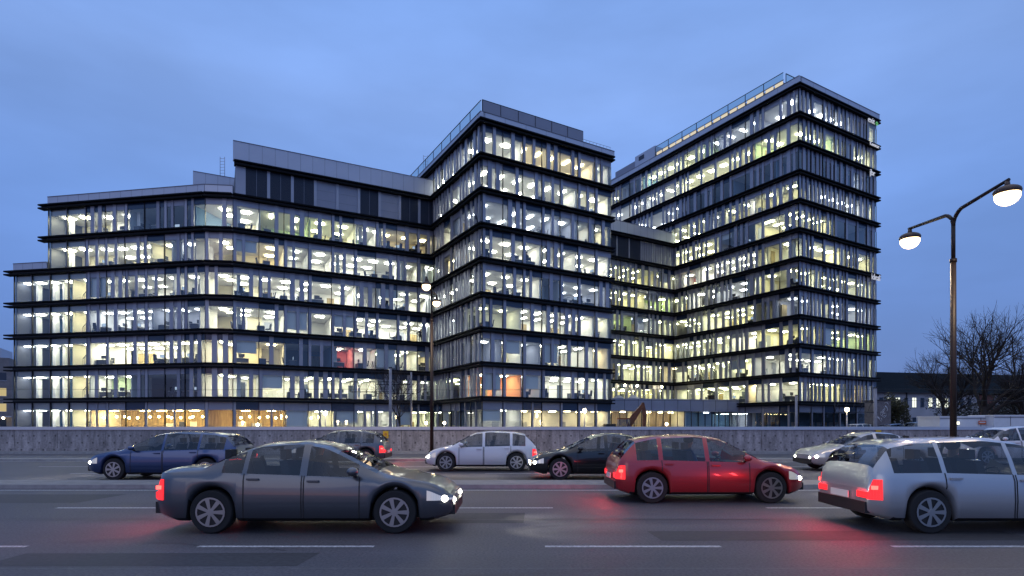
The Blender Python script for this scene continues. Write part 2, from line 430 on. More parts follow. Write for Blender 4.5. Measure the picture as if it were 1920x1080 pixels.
# stair hall: columns, flights, bright lamps
for i, (s, wd) in enumerate([(1.25, .32), (3.6, .45), (5.0, .3)]):
    mb = MB(); fAL.box(mb, s, s + wd, -2.0, -1.5, 0, zb(4) - .9, W_WHITE); part(mb, 'column', A)
mb = MB(); fAL.box(mb, .3, bl * 3 - .1, -4.2, -4.0, 0, zb(4) - .93, HALL_SKY); fAL.box(mb, bl * 3 + .1, bl * 4, -4.0, -3.8, 0, zb(4) - .93, W_CREAM); part(mb, 'inner_wall', A)  # blue back sheet coloured as the sky beyond; cream wall behind the stairs
mb = MB(); fAL.box(mb, bl * 4 - .1, bl * 4 + .05, -6, -.3, 0, zb(4) - .93, W_WHITE); fAL.box(mb, bl * 3 - .1, bl * 3, -6, -.45, 0, zb(4) - .93, W_CREAM); part(mb, 'inner_wall', A)
for n in range(-1, 4):
    zf = 0 if n < 0 else zb(n) + .24; zt = zb(n + 1) + .24; zm = (zf + zt) / 2 + .1
    for (sa, sb, za, zz, o) in ((bl * 3 + .15, bl * 4 - .35, zf, zm, -1.6), (bl * 4 - .35, bl * 3 + .15, zm, zt - .1, -2.9)):
        mb = MB(); k = 9
        for j in range(k):
            s0 = sa + (sb - sa) * j / k; s1 = sa + (sb - sa) * (j + 1) / k; h = za + (zz - za) * (j + 1) / k
            fAL.box(mb, min(s0, s1), max(s0, s1) + .02, o - 1.1, o, h - .34, h, W_WHITE)
        mb.tube([fAL.P(sa, o, za + 1.0), fAL.P(sb, o, zz + 1.0)], .035, FRAME, 5)
        for j in range(k + 1):
            q = fAL.P(sa + (sb - sa) * j / k, o, za + (zz - za) * j / k); mb.tube([q, (q[0], q[1], q[2] + 1.0)], .014, FRAME, 4)
        part(mb, 'stair_flight', A)
    zc = zb(n + 1) - (.95 if n >= 0 else 1.12)
    for s, lm in ((.7, L_DIM), (2.5, L_COOL), (4.4, L_COOL), (6.6, L_BRIGHT), (9.2, L_BRIGHT)):
        mb = MB(); fAL.box(mb, s - .35, s + .35, -1.4, -.8, zc - .06, zc - .02, lm); lampsA.append((300, mb, None))
    mb = MB(); fAL.box(mb, bl * 3 + .3, bl * 4 - .3, -3.7, -3.55, zf + 2.1, zf + 2.25, L_BRIGHT); lampsA.append((300, mb, None))
# stair hall upper storeys
mb = MB(); fAU.box(mb, 1.0, 1.4, -2, -1.6, zb(4) + .26, zb(6) - .93, W_WHITE); part(mb, 'column', A)
mb = MB(); fAU.box(mb, .3, fAU.L / 4, -4.2, -4.0, zb(4) + .26, zb(6) - .93, W_CREAM); part(mb, 'inner_wall', A)
for n in (4, 5):
    for s in (1.5, 3.7):
        mb = MB(); fAU.box(mb, s - .5, s + .5, -1.6, -.9, zb(n + 1) - 1.0, zb(n + 1) - .95, L_BRIGHT); lampsA.append((300, mb, None))
# restaurant pendants on the ground floor
for k in range(26):
    s = bl * 4 + .8 + k * .95; fc = fAL
    if s > fAL.L: s -= fAL.L; fc = fAR
    q = fc.P(s, -1.3 - (k % 3) * .8, 2.55 + .12 * (k % 2)); mb = MB(); mb.ball(q, .13, L_GOLD, nu=8, nv=6); mb.tube([q, (q[0], q[1], 3.4)], .01, FRAME, 4)
    lampsA.append((400, mb, None))
capped(wallsA, 'inner_wall', A); capped(lampsA, 'ceiling_lamp', A)
# parapets and roof
def parapet(face, z0, z1, o=.18, e0=0., e1=0., seam=1.36):
    mb = MB(); face.box(mb, -e0, face.L + e1, -.25, o, z0, z1, CLAD); s = seam
    while s < face.L - .2:
        face.box(mb, s - .014, s + .014, o, o + .006, z0 + .01, z1 - .01, SEAM); s += seam
    face.box(mb, -e0, face.L + e1, -.3, o + .05, z1, z1 + .06, SEAM)
    return mb
pb = MB(); pb.merge(parapet(fAU, zb(6) + .272, zb(6) + 1.15, seam=1.4)); pb.merge(parapet(fAM, zb(6) + .272, zb(6) + 1.15)); part(pb, 'parapet', A)
pb = MB(); fLow = Face(PL, PU - (PU - PL).normalized() * .1); pb.merge(parapet(fLow, zb(4) + .272, zb(4) + 1.1)); part(pb, 'parapet', A)
# end wall of upper volume and lower volume, and rear walls
mb = MB()
for a_, b_, zlo, zhi in ((PL + nL * 15, PL, 0, zb(4) + .2), (PU + nL * 15, PU, zb(4) + .25, zb(6) + .25)):
    fe = Face(a_, b_); fe.box(mb, 0, fe.L - .15, -.15, 0, zlo, zhi, WALLD)
for a_, b_ in ((PR + nA * 15, PB + (nA + nL).normalized() * 16), (PB + (nA + nL).normalized() * 16, PL + nL * 15)):
    fe = Face(a_, b_); fe.box(mb, 0, fe.L, -.15, 0, 0, zb(4) + .2, WALLD); fe.box(mb, 0, fe.L * (.82 if b_ is not a_ and abs(b_.x + 58) < 5 else 1), -.15, 0, zb(4) + .25, zb(6) + .2, WALLD)
part(mb, 'rear_wall', A)
# plant storey: louvres between band 6 and 7, cladding above
PS = fAR.P(.25, 0, 0); fP = Face((PS[0], PS[1]), PR)
zlo, zhi = zb(6) + .27, zb(7) - .27
nl = 9
for i in range(nl):
    mb = MB(); s0 = .7 + i * (fP.L - .7) / nl; s1 = .7 + (i + 1) * (fP.L - .7) / nl
    lm_ = (LOUV, LOUV, LOUV, PANEL2, PANEL2, LOUV, PANEL2, LOUV, LOUV)[i]
    fP.box(mb, s0, s0 + .32, -.1, .1, zlo, zhi, PANEL)
    fP.box(mb, s0 + .32, s1, -.1, .0, zlo, zhi, lm_)
    if lm_ is LOUV:
        k = s0 + .38
        while k < s1 - .05: fP.box(mb, k, k + .03, 0, .06, zlo + .01, zhi - .01, FRAME); k += .13
        fP.box(mb, (s0 + s1) / 2 + .16, (s0 + s1) / 2 + .19, 0, .075, zlo, zhi, PANEL2)
    else:
        for zz in (zlo + 1, zlo + 2.1): fP.box(mb, s0 + .34, s1 - .02, 0, .012, zz, zz + .025, SEAM)
    part(mb, 'louver_panel', A)
mb = MB(); fP.box(mb, 0, .7, -.1, .08, zlo, zhi, PANEL); mb.merge(ledge(fP, zb(7), ext0=.15)); part(mb, 'ledge', A)
part(parapet(fP, zb(7) + .272, 33.15, o=.3, e0=.25), 'parapet', A)
mb = MB()
pq = [Vector(fP.P(0, -.12, 0)[:2]), Vector(fP.P(fP.L, -.12, 0)[:2]), Vector(fP.P(fP.L, -12, 0)[:2]), Vector(fP.P(0, -12, 0)[:2])]
mb.prism(pq, zlo, zhi + .3, WALLD); mb.prism(inset(pq, .1), zhi + .3, 32.6, CLAD, ROOFM)
part(mb, 'plant_room', A)
# rear plant block seen beyond the corner
q0 = Vector((-39.3, 71.3)); fQ = Face(q0, q0 + uA * 6)
mb = MB(); fQ.box(mb, 0, 6, -6, 0, zb(6) + .27, zb(7) - .3, PANEL2); part(mb, 'plant_room', A)
mb = ledge(fQ, zb(7) - .1, ext0=.3); part(mb, 'ledge', A)
part(parapet(fQ, zb(7) + .17, 33.0 - .1, o=.2), 'parapet', A)
mb = MB(); c = px(417, 318, 71.0)
for dx in (-.28, .28): mb.tube([(c.x + dx, c.y, 32.2), (c.x + dx, c.y, 34.6)], .03, PANEL2, 5)
for k in range(6): mb.tube([(c.x - .28, c.y, 32.6 + k * .36), (c.x + .28, c.y, 32.6 + k * .36)], .02, PANEL2, 4)
part(mb, 'roof_ladder', A)

# ---------------------------------------------------------------- MIDDLE TOWER
B = thing('office_building', 'glazed office tower in the middle, sharp corner facing the road, grey roof screens', 'office building', (Bc.x, Bc.y, 0))
fBL = Face(Bl, Bc); fBR = Face(Bc, Be)
polyB = [Bl, Bc, Be, Be + v * 30]
rngB = random.Random(23); wins = []; wB = []; lB = []; itB = (wB, lB, 'middle tower')
for n in range(-1, 8):
    z0 = 0.0 if n < 0 else zb(n) + .27; z1 = zb(n + 1) - .27; zc = z1 - (.66 if n >= 0 else .85)
    for fc, nb_ in ((fBL, 11), (fBR, 7)):
        bw = fc.L / nb_
        for i in range(nb_):
            if n < 7 and fc is fBL and i < 5: continue       # behind the left wing
            fr, gl = MB(), MB()
            bay(fc, i * bw, (i + 1) * bw, z0, z1, rngB, 'ground' if n < 0 else ('open' if fc is fBR else 'dense'), fr, gl, spand=.66 if n >= 0 else .9, panel_out=.14)
            wins.append((fc.size(i * bw, (i + 1) * bw, z0, z1), fr, gl))
    sp = [(0, 5.1, W_ORANGE, L_BRIGHT)] if n == 0 else None
    rooms(fBR, itB, n, z0 + (.02 if n < 0 else 0), zc, 0, fBR.L - .2, rngB, spec=sp, nb=fBR.L / 7, dens=.8)
    rooms(fBL, itB, n, z0 + (.02 if n < 0 else 0), zc, fBL.L - 17.4, fBL.L - 6.6, rngB, dens=.5)
mb = MB(); [fBR.box(mb, .0, fBR.L, -17, -16.9, 0, .1, WALLD)]
capped(wins, 'window', B, 'pane'); capped(wB, 'inner_wall', B); capped(lB, 'ceiling_lamp', B)
for n in range(0, 9):
    mb = MB(); mb.prism(inset(polyB, .22), zb(n) - (.92 if n else 1.1), zb(n) + .24, FLOORM, FLOORM, CEIL); part(mb, 'floor_slab', B)
    lb = MB(); lb.merge(ledge(fBL, zb(n), ext1=.0)); lb.merge(ledge(fBR, zb(n), ext0=.5, ext1=.22)); part(lb, 'ledge', B)
mb = MB()
fe = Face(Be, Be + v * 30)
fe.box(mb, .15, fe.L, -.15, 0, 0, zb(8) + .2, WALLD); fe = Face(Be + v * 30, Bl); fe.box(mb, 0, fe.L, -.15, 0, 0, zb(8) + .2, WALLD)
part(mb, 'rear_wall', B)
pb = MB(); pb.merge(parapet(fBL, zb(8) + .272, zb(8) + .95, o=.3, e1=.3, seam=2.7)); pb.merge(parapet(fBR, zb(8) + .272, zb(8) + .95, o=.3, e0=0, e1=.3, seam=2.7)); part(pb, 'parapet', B)
# screens: glass along the left face, grey boards over the right one
zt0, zt1 = zb(8) + 1.01, 36.95
for i in range(11):
    mb = MB(); s1 = fBL.L - .1 - i * 2.7; s0 = s1 - 2.7
    if s0 < 2: break
    fBL.quad(mb, s0, s1, .1, zt0, zt1 - .05, GS); fBL.box(mb, s0 - .03, s0 + .03, .04, .12, zt0, zt1, FRAME); fBL.box(mb, s0, s1, .06, .14, zt1 - .05, zt1, FRAME)
    part(mb, 'roof_screen', B)
for i in range(6):
    mb = MB(); s0 = .0 + i * 2.25; s1 = s0 + 2.25
    fBR.box(mb, s0 + .03, s1, .02, .1, zt0, zt1 - .06, PANEL2); fBR.box(mb, s0 - .03, s0 + .03, .0, .13, zt0, zt1, FRAME); fBR.box(mb, s0, s1, .02, .12, zt1 - .06, zt1, FRAME)
    part(mb, 'roof_screen', B)
mb = MB(); fBR.box(mb, 13.5, 13.6, -8, .05, zt0, zt1, PANEL2); part(mb, 'roof_screen', B)
mb = MB()
for k in range(9): s = 13.6 + k * .53; mb.tube([fBR.P(s, -.1, zt0 - .05), fBR.P(s, -.1, zt0 + .55)], .018, PANEL2, 4)
mb.tube([fBR.P(13.6, -.1, zt0 + .55), fBR.P(17.9, -.1, zt0 + .55)], .022, PANEL2, 4); part(mb, 'railing', B)
mb = MB(); fBL.box(mb, 3, 11, -5, -1.5, zt0, zt1 - .3, CLAD); part(mb, 'plant_room', B)
mb = MB(); c = px(798, 310, 78.5)
for dx in (-.3, .3): mb.tube([(c.x + dx, c.y, 35.5), (c.x + dx, c.y, 38.3)], .03, PANEL2, 5)
for k in range(7): mb.tube([(c.x - .3, c.y, 36 + k * .36), (c.x + .3, c.y, 36 + k * .36)], .02, PANEL2, 4)
part(mb, 'roof_ladder', B)

# ---------------------------------------------------------------- LINK WING
D_ = thing('office_building', 'recessed glazed link wing between the two towers, low glazed podium at its foot', 'office building', (Li.x, Li.y, 0))
fD = Face(Ll, Li); polyD = [Ll, Li, Li + v * 14, Ll + v * 14]
rngD = random.Random(5); wins = []; wD = []; lD = []; itD = (wD, lD, 'link wing')
for n in range(0, 6):
    z0 = zb(n) + .27; z1 = zb(n + 1) - .27; zc = z1 - .66
    for i in range(6):
        bw = fD.L / 6; fr, gl = MB(), MB()
        bay(fD, i * bw, (i + 1) * bw, z0, z1, rngD, 'dense', fr, gl); wins.append((fD.size(i * bw, i * bw + bw, z0, z1), fr, gl))
    rooms(fD, itD, n, z0, zc, 0, fD.L, rngD, dens=.9)
capped(wins, 'window', D_, 'pane'); capped(wD, 'inner_wall', D_); capped(lD, 'ceiling_lamp', D_)
for n in range(0, 8):
    mb = MB(); mb.prism(inset(polyD, .22), zb(n) - .92, zb(n) + .24, FLOORM, FLOORM, CEIL); part(mb, 'floor_slab', D_)
    part(ledge(fD, zb(n)), 'ledge', D_)
for i in range(7):
    mb = MB(); s0 = i * fD.L / 7; s1 = s0 + fD.L / 7; lm_ = (LOUV, LOUV, LOUV, LOUV, PANEL2, PANEL2, PANEL2)[i]
    fD.box(mb, s0, s0 + .2, -.1, .08, zb(6) + .27, zb(7) - .27, PANEL); fD.box(mb, s0 + .2, s1, -.1, 0, zb(6) + .27, zb(7) - .27, lm_)
    k = s0 + .3
    while k < s1 - .1: fD.box(mb, k, k + .03, 0, .05, zb(6) + .28, zb(7) - .28, FRAME if lm_ is LOUV else SEAM); k += .2 if lm_ is LOUV else .5
    part(mb, 'louver_panel', D_)
part(parapet(fD, zb(7) + .272, 32.75, o=.3), 'parapet', D_)
mb = MB(); fe = Face(Li + v * 14, Ll + v * 14); fe.box(mb, 0, fe.L, -.15, 0, 0, 32, WALLD); part(mb, 'rear_wall', D_)
# podium
q0, q1 = Vector((11.2, 76.6)), Vector((32.6, 83.2)); fO = Face(q0, q1); polyO = [q0, q1, Li, Ll]
mb = MB(); mb.prism(inset(polyO, .3), 3.65, 4.35, FLOORM, ROOFM, CEIL); part(mb, 'podium_roof', D_)
mb = MB(); fO.box(mb, 0, fO.L, -.2, .05, 3.6, 5.25, SPL)
for k in range(1, 11): fO.box(mb, k * 2.05 - .02, k * 2.05 + .02, .05, .07, 3.62, 5.2, FRAME)
fO.box(mb, 0, fO.L, -.22, .08, 5.25, 5.31, PANEL); part(mb, 'parapet', D_)
for i in range(10):
    fr, gl = MB(), MB(); bw = fO.L / 10; s0 = i * bw
    for s in (s0, s0 + bw / 2): fO.box(fr, s - .04, s + .04, -.12, -.02, 0, 3.6, FRAME)
    fO.quad(gl, s0 + .04, s0 + bw - .04, -.07, 0, 3.6, G)
    o = part(fr, 'window', D_); part(gl, 'pane', o)
mb = MB()
fO.box(mb, 0, 13.8, -4.2, -4.0, .02, 3.6, W_WOOD); fO.box(mb, 13.8, 14, -4.2, -.5, .02, 3.6, W_WHITE); fO.box(mb, 14, fO.L, -5.2, -5.0, .02, 3.6, W_DUSK)
for s in (1.2, 3.1, 6.4, 9.3): fO.box(mb, s, s + .5, -3.6, -3.1, .02, 3.6, W_CREAM)
part(mb, 'inner_wall', D_)
for k, s in enumerate((1, 3, 5, 7.3, 9, 11, 12.6, 18.5)):
    mb = MB(); fO.box(mb, s - .3, s + .3, -2.4, -2.0, 3.45, 3.5, L_WARM if k < 7 else L_DIM); part(mb, 'ceiling_lamp', D_)
# terrace wall lamps under the first ledge
for x in (1165, 1188, 1234):
    r = (x - 960) / F; den = fD.t.x - r * fD.t.y; s = (r * fD.p0.y - fD.p0.x) / den
    mb = MB(); q = fD.P(s, .8, zb(1) - .55); mb.ball(q, .16, emit('wall_lamp', (1, .85, .5), 60), nu=8, nv=6); mb.tube([q, fD.P(s, .2, zb(1) - .35)], .03, FRAME, 5)
    part(mb, 'wall_lamp', D_)

# ---------------------------------------------------------------- RIGHT TOWER
Cb = thing('office_building', 'tallest glazed office tower at right, twelve storeys, with glass screens along its roof edge', 'office building', (Cc.x, Cc.y, 0))
fCL = Face(Cl, Cc); fCR = Face(Cc, Ce); polyC = [Cl, Cc, Ce, Ce + v * 46]
rngC = random.Random(37); wins = []; wC = []; lC = []; itC = (wC, lC, 'right tower')
for n in range(-1, 11):
    z0 = 0.0 if n < 0 else zb(n) + .27; z1 = zb(n + 1) - .27; zc = z1 - (.66 if n >= 0 else .85)
    for fc, nb_ in ((fCL, 17), (fCR, 7)):
        bw = fc.L / nb_
        for i in range(nb_):
            if fc is fCL and i < (9 if n < 6 else 2): continue
            fr, gl = MB(), MB()
            bay(fc, i * bw, (i + 1) * bw, z0, z1, rngC, 'ground' if n < 0 else ('dense' if fc is fCR else rngC.choice(('open', 'dense'))), fr, gl, spand=.66 if n >= 0 else .9, panel_out=.12)
            wins.append((fc.size(i * bw, (i + 1) * bw, z0, z1), fr, gl))
    spr = spl = None
    if n == 1: spl = [(fCL.L - 4.6, fCL.L - 2.8, W_ORANGE, L_WARM)]
    if n == 5: spl = [(fCL.L - 21.5, fCL.L - 17.6, W_RED, L_COOL)]
    rooms(fCR, itC, n, z0 + (.02 if n < 0 else 0), zc, 0, fCR.L - .2, rngC, nb=fCR.L / 7, dens=.5, cold=(n in (8,)), spec=[(0, fCR.L, W_DUSK, None)] if n < 0 else None)
    a0 = fCL.L - (24.4 if n < 6 else 43)
    rooms(fCL, itC, n, z0 + (.02 if n < 0 else 0), zc, a0, fCL.L - 6.6, rngC, dens=.7, cold=(n == 8 or n < 0), spec=spl)
capped(wins, 'window', Cb, 'pane'); capped(wC, 'inner_wall', Cb); capped(lC, 'ceiling_lamp', Cb)
for n in range(0, 12):
    mb = MB(); mb.prism(inset(polyC, .22), zb(n) - (.92 if n else 1.1), zb(n) + .24, FLOORM, FLOORM, CEIL); part(mb, 'floor_slab', Cb)
    lb = MB(); lb.merge(ledge(fCL, zb(n))); lb.merge(ledge(fCR, zb(n), ext0=.5, ext1=.2)); part(lb, 'ledge', Cb)
mb = MB(); fe = Face(Ce, Ce + v * 46); fe.box(mb, .15, fe.L, -.15, 0, 0, zb(11) + .2, WALLD); fe = Face(Ce + v * 46, Cl); fe.box(mb, 0, fe.L, -.15, 0, 0, zb(11) + .2, WALLD)
part(mb, 'rear_wall', Cb)
pb = MB(); pb.merge(parapet(fCL, zb(11) + .272, zb(11) + 1.15, o=.3, e1=.3, seam=2.7)); pb.merge(parapet(fCR, zb(11) + .272, zb(11) + 1.15, o=.3, e1=.3, seam=2.7)); part(pb, 'parapet', Cb)
zt0 = zb(11) + 1.2
for i in range(8):
    mb = MB(); s1 = fCL.L - 2.4 - i * 3.0; s0 = s1 - 3.0
    fCL.quad(mb, s0, s1, -.3, zt0 + 1.05, 48.95, GS); fCL.box(mb, s0 - .03, s0 + .03, -.36, -.26, zt0 - .1, 49.0, FRAME); fCL.box(mb, s0, s1, -.35, -.27, 48.94, 49.01, FRAME)
    fCL.box(mb, s0, s1, -.45, -.30, zt0 + .98, zt0 + 1.05, PANEL2)
    part(mb, 'roof_screen', Cb)
    mb = MB()
    for t in (.25, 1.7): fCL.box(mb, s0 + t, s0 + t + 1.1, -.55, -.38, zt0 + .25, zt0 + .93, emit('clerestory_light', (1, .88, .66), .75))
    part(mb, 'clerestory_window', Cb)
mb = MB(); fCL.box(mb, fCL.L - 39, fCL.L - 2.6, -9, -.6, zt0 - .25, zt0 + .85, PANEL2); fCL.box(mb, fCL.L - 31.5, fCL.L - 26.6, -5, -.35, zt0 - .2, 49.3, CLAD); fCL.box(mb, fCL.L - 37, fCL.L - 31.5, -5, -.5, zt0 - .2, 48.7, PANEL2); fCL.box(mb, fCL.L - 30.5, fCL.L - 29.2, -.35, -.3, 48.2, 48.9, LOUV); mb.tube([fCL.P(fCL.L - 28, -2, 49.3), fCL.P(fCL.L - 28, -2, 50.4)], .04, PANEL2, 6); part(mb, 'plant_room', Cb)
for i in range(6):
    mb = MB(); s0 = .8 + i * 2.0; fC2 = Face(Cc + v * 2.35, Ce + v * 2.35)
    fC2.quad(mb, s0, s0 + 2, 0, zt0 - .2, 48.9, GS); fC2.box(mb, s0 - .03, s0 + .03, -.03, .05, zt0 - .2, 48.95, FRAME); fC2.box(mb, s0, s0 + 2, -.03, .05, 48.9, 48.97, FRAME)
    part(mb, 'roof_screen', Cb)
SIGNW = mat('sign_white', (.7, .7, .72), .5, emis=(1, 1, 1), es=.35); SIGNG = mat('sign_green', (.2, .6, .2), .5, emis=(.3, 1, .3), es=.3)
def lettering(txt, m, face, s, z, h, o, par):
    cu = bpy.data.curves.new('t', 'FONT'); cu.body = txt; cu.size = h; cu.extrude = .03; cu.materials.append(m)
    t = bpy.data.objects.new('t', cu); COL.objects.link(t); bpy.context.view_layer.update()
    me = bpy.data.meshes.new_from_object(t); bpy.data.objects.remove(t)
    ob = bpy.data.objects.new('sign_lettering', me); COL.objects.link(ob); ob.parent = par
    p = Vector(face.P(s, o, z)) - par.location; ob.location = p; ob.rotation_euler = (R(90), 0, math.atan2(face.t.y, face.t.x)); return ob
lettering('exit', SIGNW, fCR, 14.9, zb(11) - .95, 1.15, .7, Cb); lettering('o', SIGNG, fCR, 16.9, zb(11) - .95, 1.15, .7, Cb)
lettering('Kemnar', SIGNW, fCR, 15.4, zb(10) - .4, .75, .7, Cb); lettering('jbr', SIGNW, fCR, 15.4, zb(9) - .9, 1.2, .7, Cb); lettering('ideal', SIGNW, fCR, 15.8, zb(5) - .75, 1.25, .7, Cb)

# ================================================================ office furniture (things of their own)
DK = mat('desk_dark', (.05, .055, .07), .5); CH = mat('chair_fabric', (.02, .025, .04), .8); SCR = emit('monitor_glow', (.6, .75, 1), .7); DTOP = mat('desk_top', (.55, .53, .48), .5)
def desk_proto():
    t = thing('office_desk', 'desk', 'desk')
    m = MB(); m.box(-.8, .8, -.4, .4, .70, .74, DTOP); part(m, 'desk_top', t, world=False)
    m = MB()
    for x in (-.74, .7): m.box(x, x + .04, -.36, .36, 0, .70, DK)
    m.box(-.70, .70, .3, .32, .2, .70, DK); part(m, 'frame', t, world=False)
    m = MB(); m.box(-.32, .32, .12, .15, .86, 1.24, DK); m.box(-.03, .03, .14, .18, .74, .95, DK); m.box(-.12, .12, .06, .26, .741, .755, DK); o = part(m, 'monitor', t, world=False)
    m = MB(); m.box(-.30, .30, .114, .119, .88, 1.22, SCR); part(m, 'screen', o, world=False)
    return t
def chair_proto():
    t = thing('office_chair', 'chair', 'chair')
    m = MB(); m.box(-.25, .25, -.25, .25, .42, .50, CH); part(m, 'seat', t, world=False)
    m = MB(); m.hexa([(-.22, -.25, .5), (.22, -.25, .5), (.22, -.2, .5), (-.22, -.2, .5), (-.19, -.36, 1.12), (.19, -.36, 1.12), (.19, -.31, 1.12), (-.19, -.31, 1.12)], CH); part(m, 'backrest', t, world=False)
    m = MB(); m.tube([(0, 0, .42), (0, 0, .1)], .03, DK, 6)
    for k in range(5):
        a = k * 2 * math.pi / 5; m.tube([(0, 0, .12), (.3 * math.cos(a), .3 * math.sin(a), .05)], .02, DK, 4)
    part(m, 'base', t, world=False); return t
dproto, cproto = desk_proto(), chair_proto()
ords = {-1: 'ground floor', 0: 'second storey', 1: 'third storey', 2: 'fourth storey', 3: 'fifth storey', 4: 'sixth storey', 5: 'seventh storey', 6: 'eighth storey', 7: 'ninth storey', 8: 'tenth storey', 9: 'eleventh storey', 10: 'twelfth storey'}
FNAME = {id(fAL): 'left end of left wing', id(fAU): 'left end of left wing', id(fAM): 'bend of left wing', id(fAR): 'right part of left wing', id(fBL): 'middle tower left face', id(fBR): 'middle tower right face', id(fD): 'link wing', id(fCL): 'right tower left face', id(fCR): 'right tower right face'}
random.seed(4)
DESKS = [d for d in DESKS if d[4] <= 6]
DESKS.sort(key=lambda d: -d[0].size(d[1] - .8, d[1] + .8, 0, 1) + d[4] * 6)
first = True; cfirst = True; PLACED = {}
for k, (fc, s, o, z, n, bn) in enumerate(DESKS[:150]):
    fl = FNAME[id(fc)]; rot = math.atan2(fc.t.y, fc.t.x) + random.choice((0, math.pi, R(90), R(-90)))
    d = dproto if first else copy_tree(dproto); first = False
    d.location = Vector(fc.P(s, -o, z + .005)); d.rotation_euler.z = rot
    c = cproto if cfirst else copy_tree(cproto); cfirst = False
    off = Matrix.Rotation(rot, 3, 'Z') @ Vector((random.uniform(-.2, .2), -.75, 0))
    c.location = d.location + off; c.rotation_euler.z = rot + random.uniform(-.5, .5)
    PLACED.setdefault((n, fl), []).append((s, d, c))

NTH = ['leftmost', 'second', 'third', 'fourth', 'fifth', 'sixth', 'seventh', 'eighth', 'ninth', 'tenth', 'eleventh', 'twelfth', 'thirteenth', 'fourteenth']
for (n, fl), lst in PLACED.items():
    lst.sort(key=lambda q: q[0])
    for i, (s, d, c) in enumerate(lst):
        w_ = 'only' if len(lst) == 1 else NTH[i]
        d['label'] = f'{w_} pale desk from the left, {ords[n]}, {fl}'; d['group'] = f'desks on the {ords[n]}, {fl}'
        c['label'] = f'{w_} black swivel chair from the left, {ords[n]}, {fl}'; c['group'] = f'office chairs on the {ords[n]}, {fl}'

# ================================================================ ground, road, wall
def asphalt():
    m = mat('asphalt', (.062, .060, .066), .62, noise_amt=.0)
    t = m.node_tree; b = t.nodes['Principled BSDF']; c = t.nodes.new('ShaderNodeTexCoord')
    def nz(scale, st=(1, 1, 1), det=5):
        mpn = t.nodes.new('ShaderNodeMapping'); mpn.inputs['Scale'].default_value = st; t.links.new(c.outputs['Object'], mpn.inputs[0])
        n = t.nodes.new('ShaderNodeTexNoise'); n.inputs['Scale'].default_value = scale; n.inputs['Detail'].default_value = det; t.links.new(mpn.outputs[0], n.inputs['Vector']); return n
    grain = nz(28); streak = nz(1.0, (.06, 1.6, 1)); pat = nz(.35)
    r1 = t.nodes.new('ShaderNodeMapRange'); r1.inputs[1].default_value = .3; r1.inputs[2].default_value = .7; r1.inputs[3].default_value = .55; r1.inputs[4].default_value = 1.5; t.links.new(grain.outputs[0], r1.inputs[0])
    r2 = t.nodes.new('ShaderNodeMapRange'); r2.inputs[1].default_value = .3; r2.inputs[2].default_value = .7; r2.inputs[3].default_value = .72; r2.inputs[4].default_value = 1.25; t.links.new(streak.outputs[0], r2.inputs[0])
    r3 = t.nodes.new('ShaderNodeMapRange'); r3.inputs[1].default_value = .3; r3.inputs[2].default_value = .7; r3.inputs[3].default_value = .85; r3.inputs[4].default_value = 1.15; t.links.new(pat.outputs[0], r3.inputs[0])
    a = t.nodes.new('ShaderNodeMath'); a.operation = 'MULTIPLY'; t.links.new(r1.outputs[0], a.inputs[0]); t.links.new(r2.outputs[0], a.inputs[1])
    a2 = t.nodes.new('ShaderNodeMath'); a2.operation = 'MULTIPLY'; t.links.new(a.outputs[0], a2.inputs[0]); t.links.new(r3.outputs[0], a2.inputs[1])
    vv = t.nodes.new('ShaderNodeVectorMath'); vv.operation = 'SCALE'; vv.inputs[0].default_value = (.070, .068, .078); t.links.new(a2.outputs[0], vv.inputs[3]); t.links.new(vv.outputs[0], b.inputs['Base Color'])
    g2 = nz(90, det=2); bp = t.nodes.new('ShaderNodeBump'); bp.inputs['Strength'].default_value = .5; bp.inputs['Distance'].default_value = .01
    t.links.new(g2.outputs[0], bp.inputs['Height']); t.links.new(bp.outputs[0], b.inputs['Normal'])
    r4 = t.nodes.new('ShaderNodeMapRange'); r4.inputs[3].default_value = .5; r4.inputs[4].default_value = .75; t.links.new(streak.outputs[0], r4.inputs[0]); t.links.new(r4.outputs[0], b.inputs['Roughness'])
    return m
ASP = asphalt()
GROUND = mat('gravel_ground', (.09, .085, .08), .95, noise_amt=.35, noise_scale=.8, bump=.3)
PAVE = mat('pale_paving', (.22, .215, .21), .8, noise_amt=.2, noise_scale=2.5, bump=.2)
KERB = mat('kerb_stone', (.32, .31, .30), .8, noise_amt=.2, noise_scale=4)
PAINT = mat('road_paint', (.42, .42, .43), .7, noise_amt=.6, noise_scale=22)
mb = MB(); mb.quad([(-1200, 2.8, -.02), (1200, 2.8, -.02), (1200, 2000, -.02), (-1200, 2000, -.02)], GROUND); mb.quad([(-1200, -200, -.02), (1200, -200, -.02), (1200, 2.8, -.02), (-1200, 2.8, -.02)], GROUND); struct(mb, 'ground')
mb = MB(); mb.box(-300, 300, -8, 3.0, -.01, .13, PAVE); struct(mb, 'pavement')
mb = MB(); mb.quad([(-300, 3.0, 0), (300, 3.0, 0), (300, 34.2, 0), (-300, 34.2, 0)], ASP); struct(mb, 'road')
mb = MB(); mb.box(-300, 300, 15.45, 16.75, .0, .11, KERB, PAVE); struct(mb, 'median_strip')
mb = MB(); mb.box(-300, 300, 27.1, 28.0, .0, .11, KERB, PAVE); struct(mb, 'median_strip')
mb = MB(); mb.box(-300, 300, 34.2, 34.95, .0, .14, KERB, PAVE); struct(mb, 'pavement')
mb = MB()
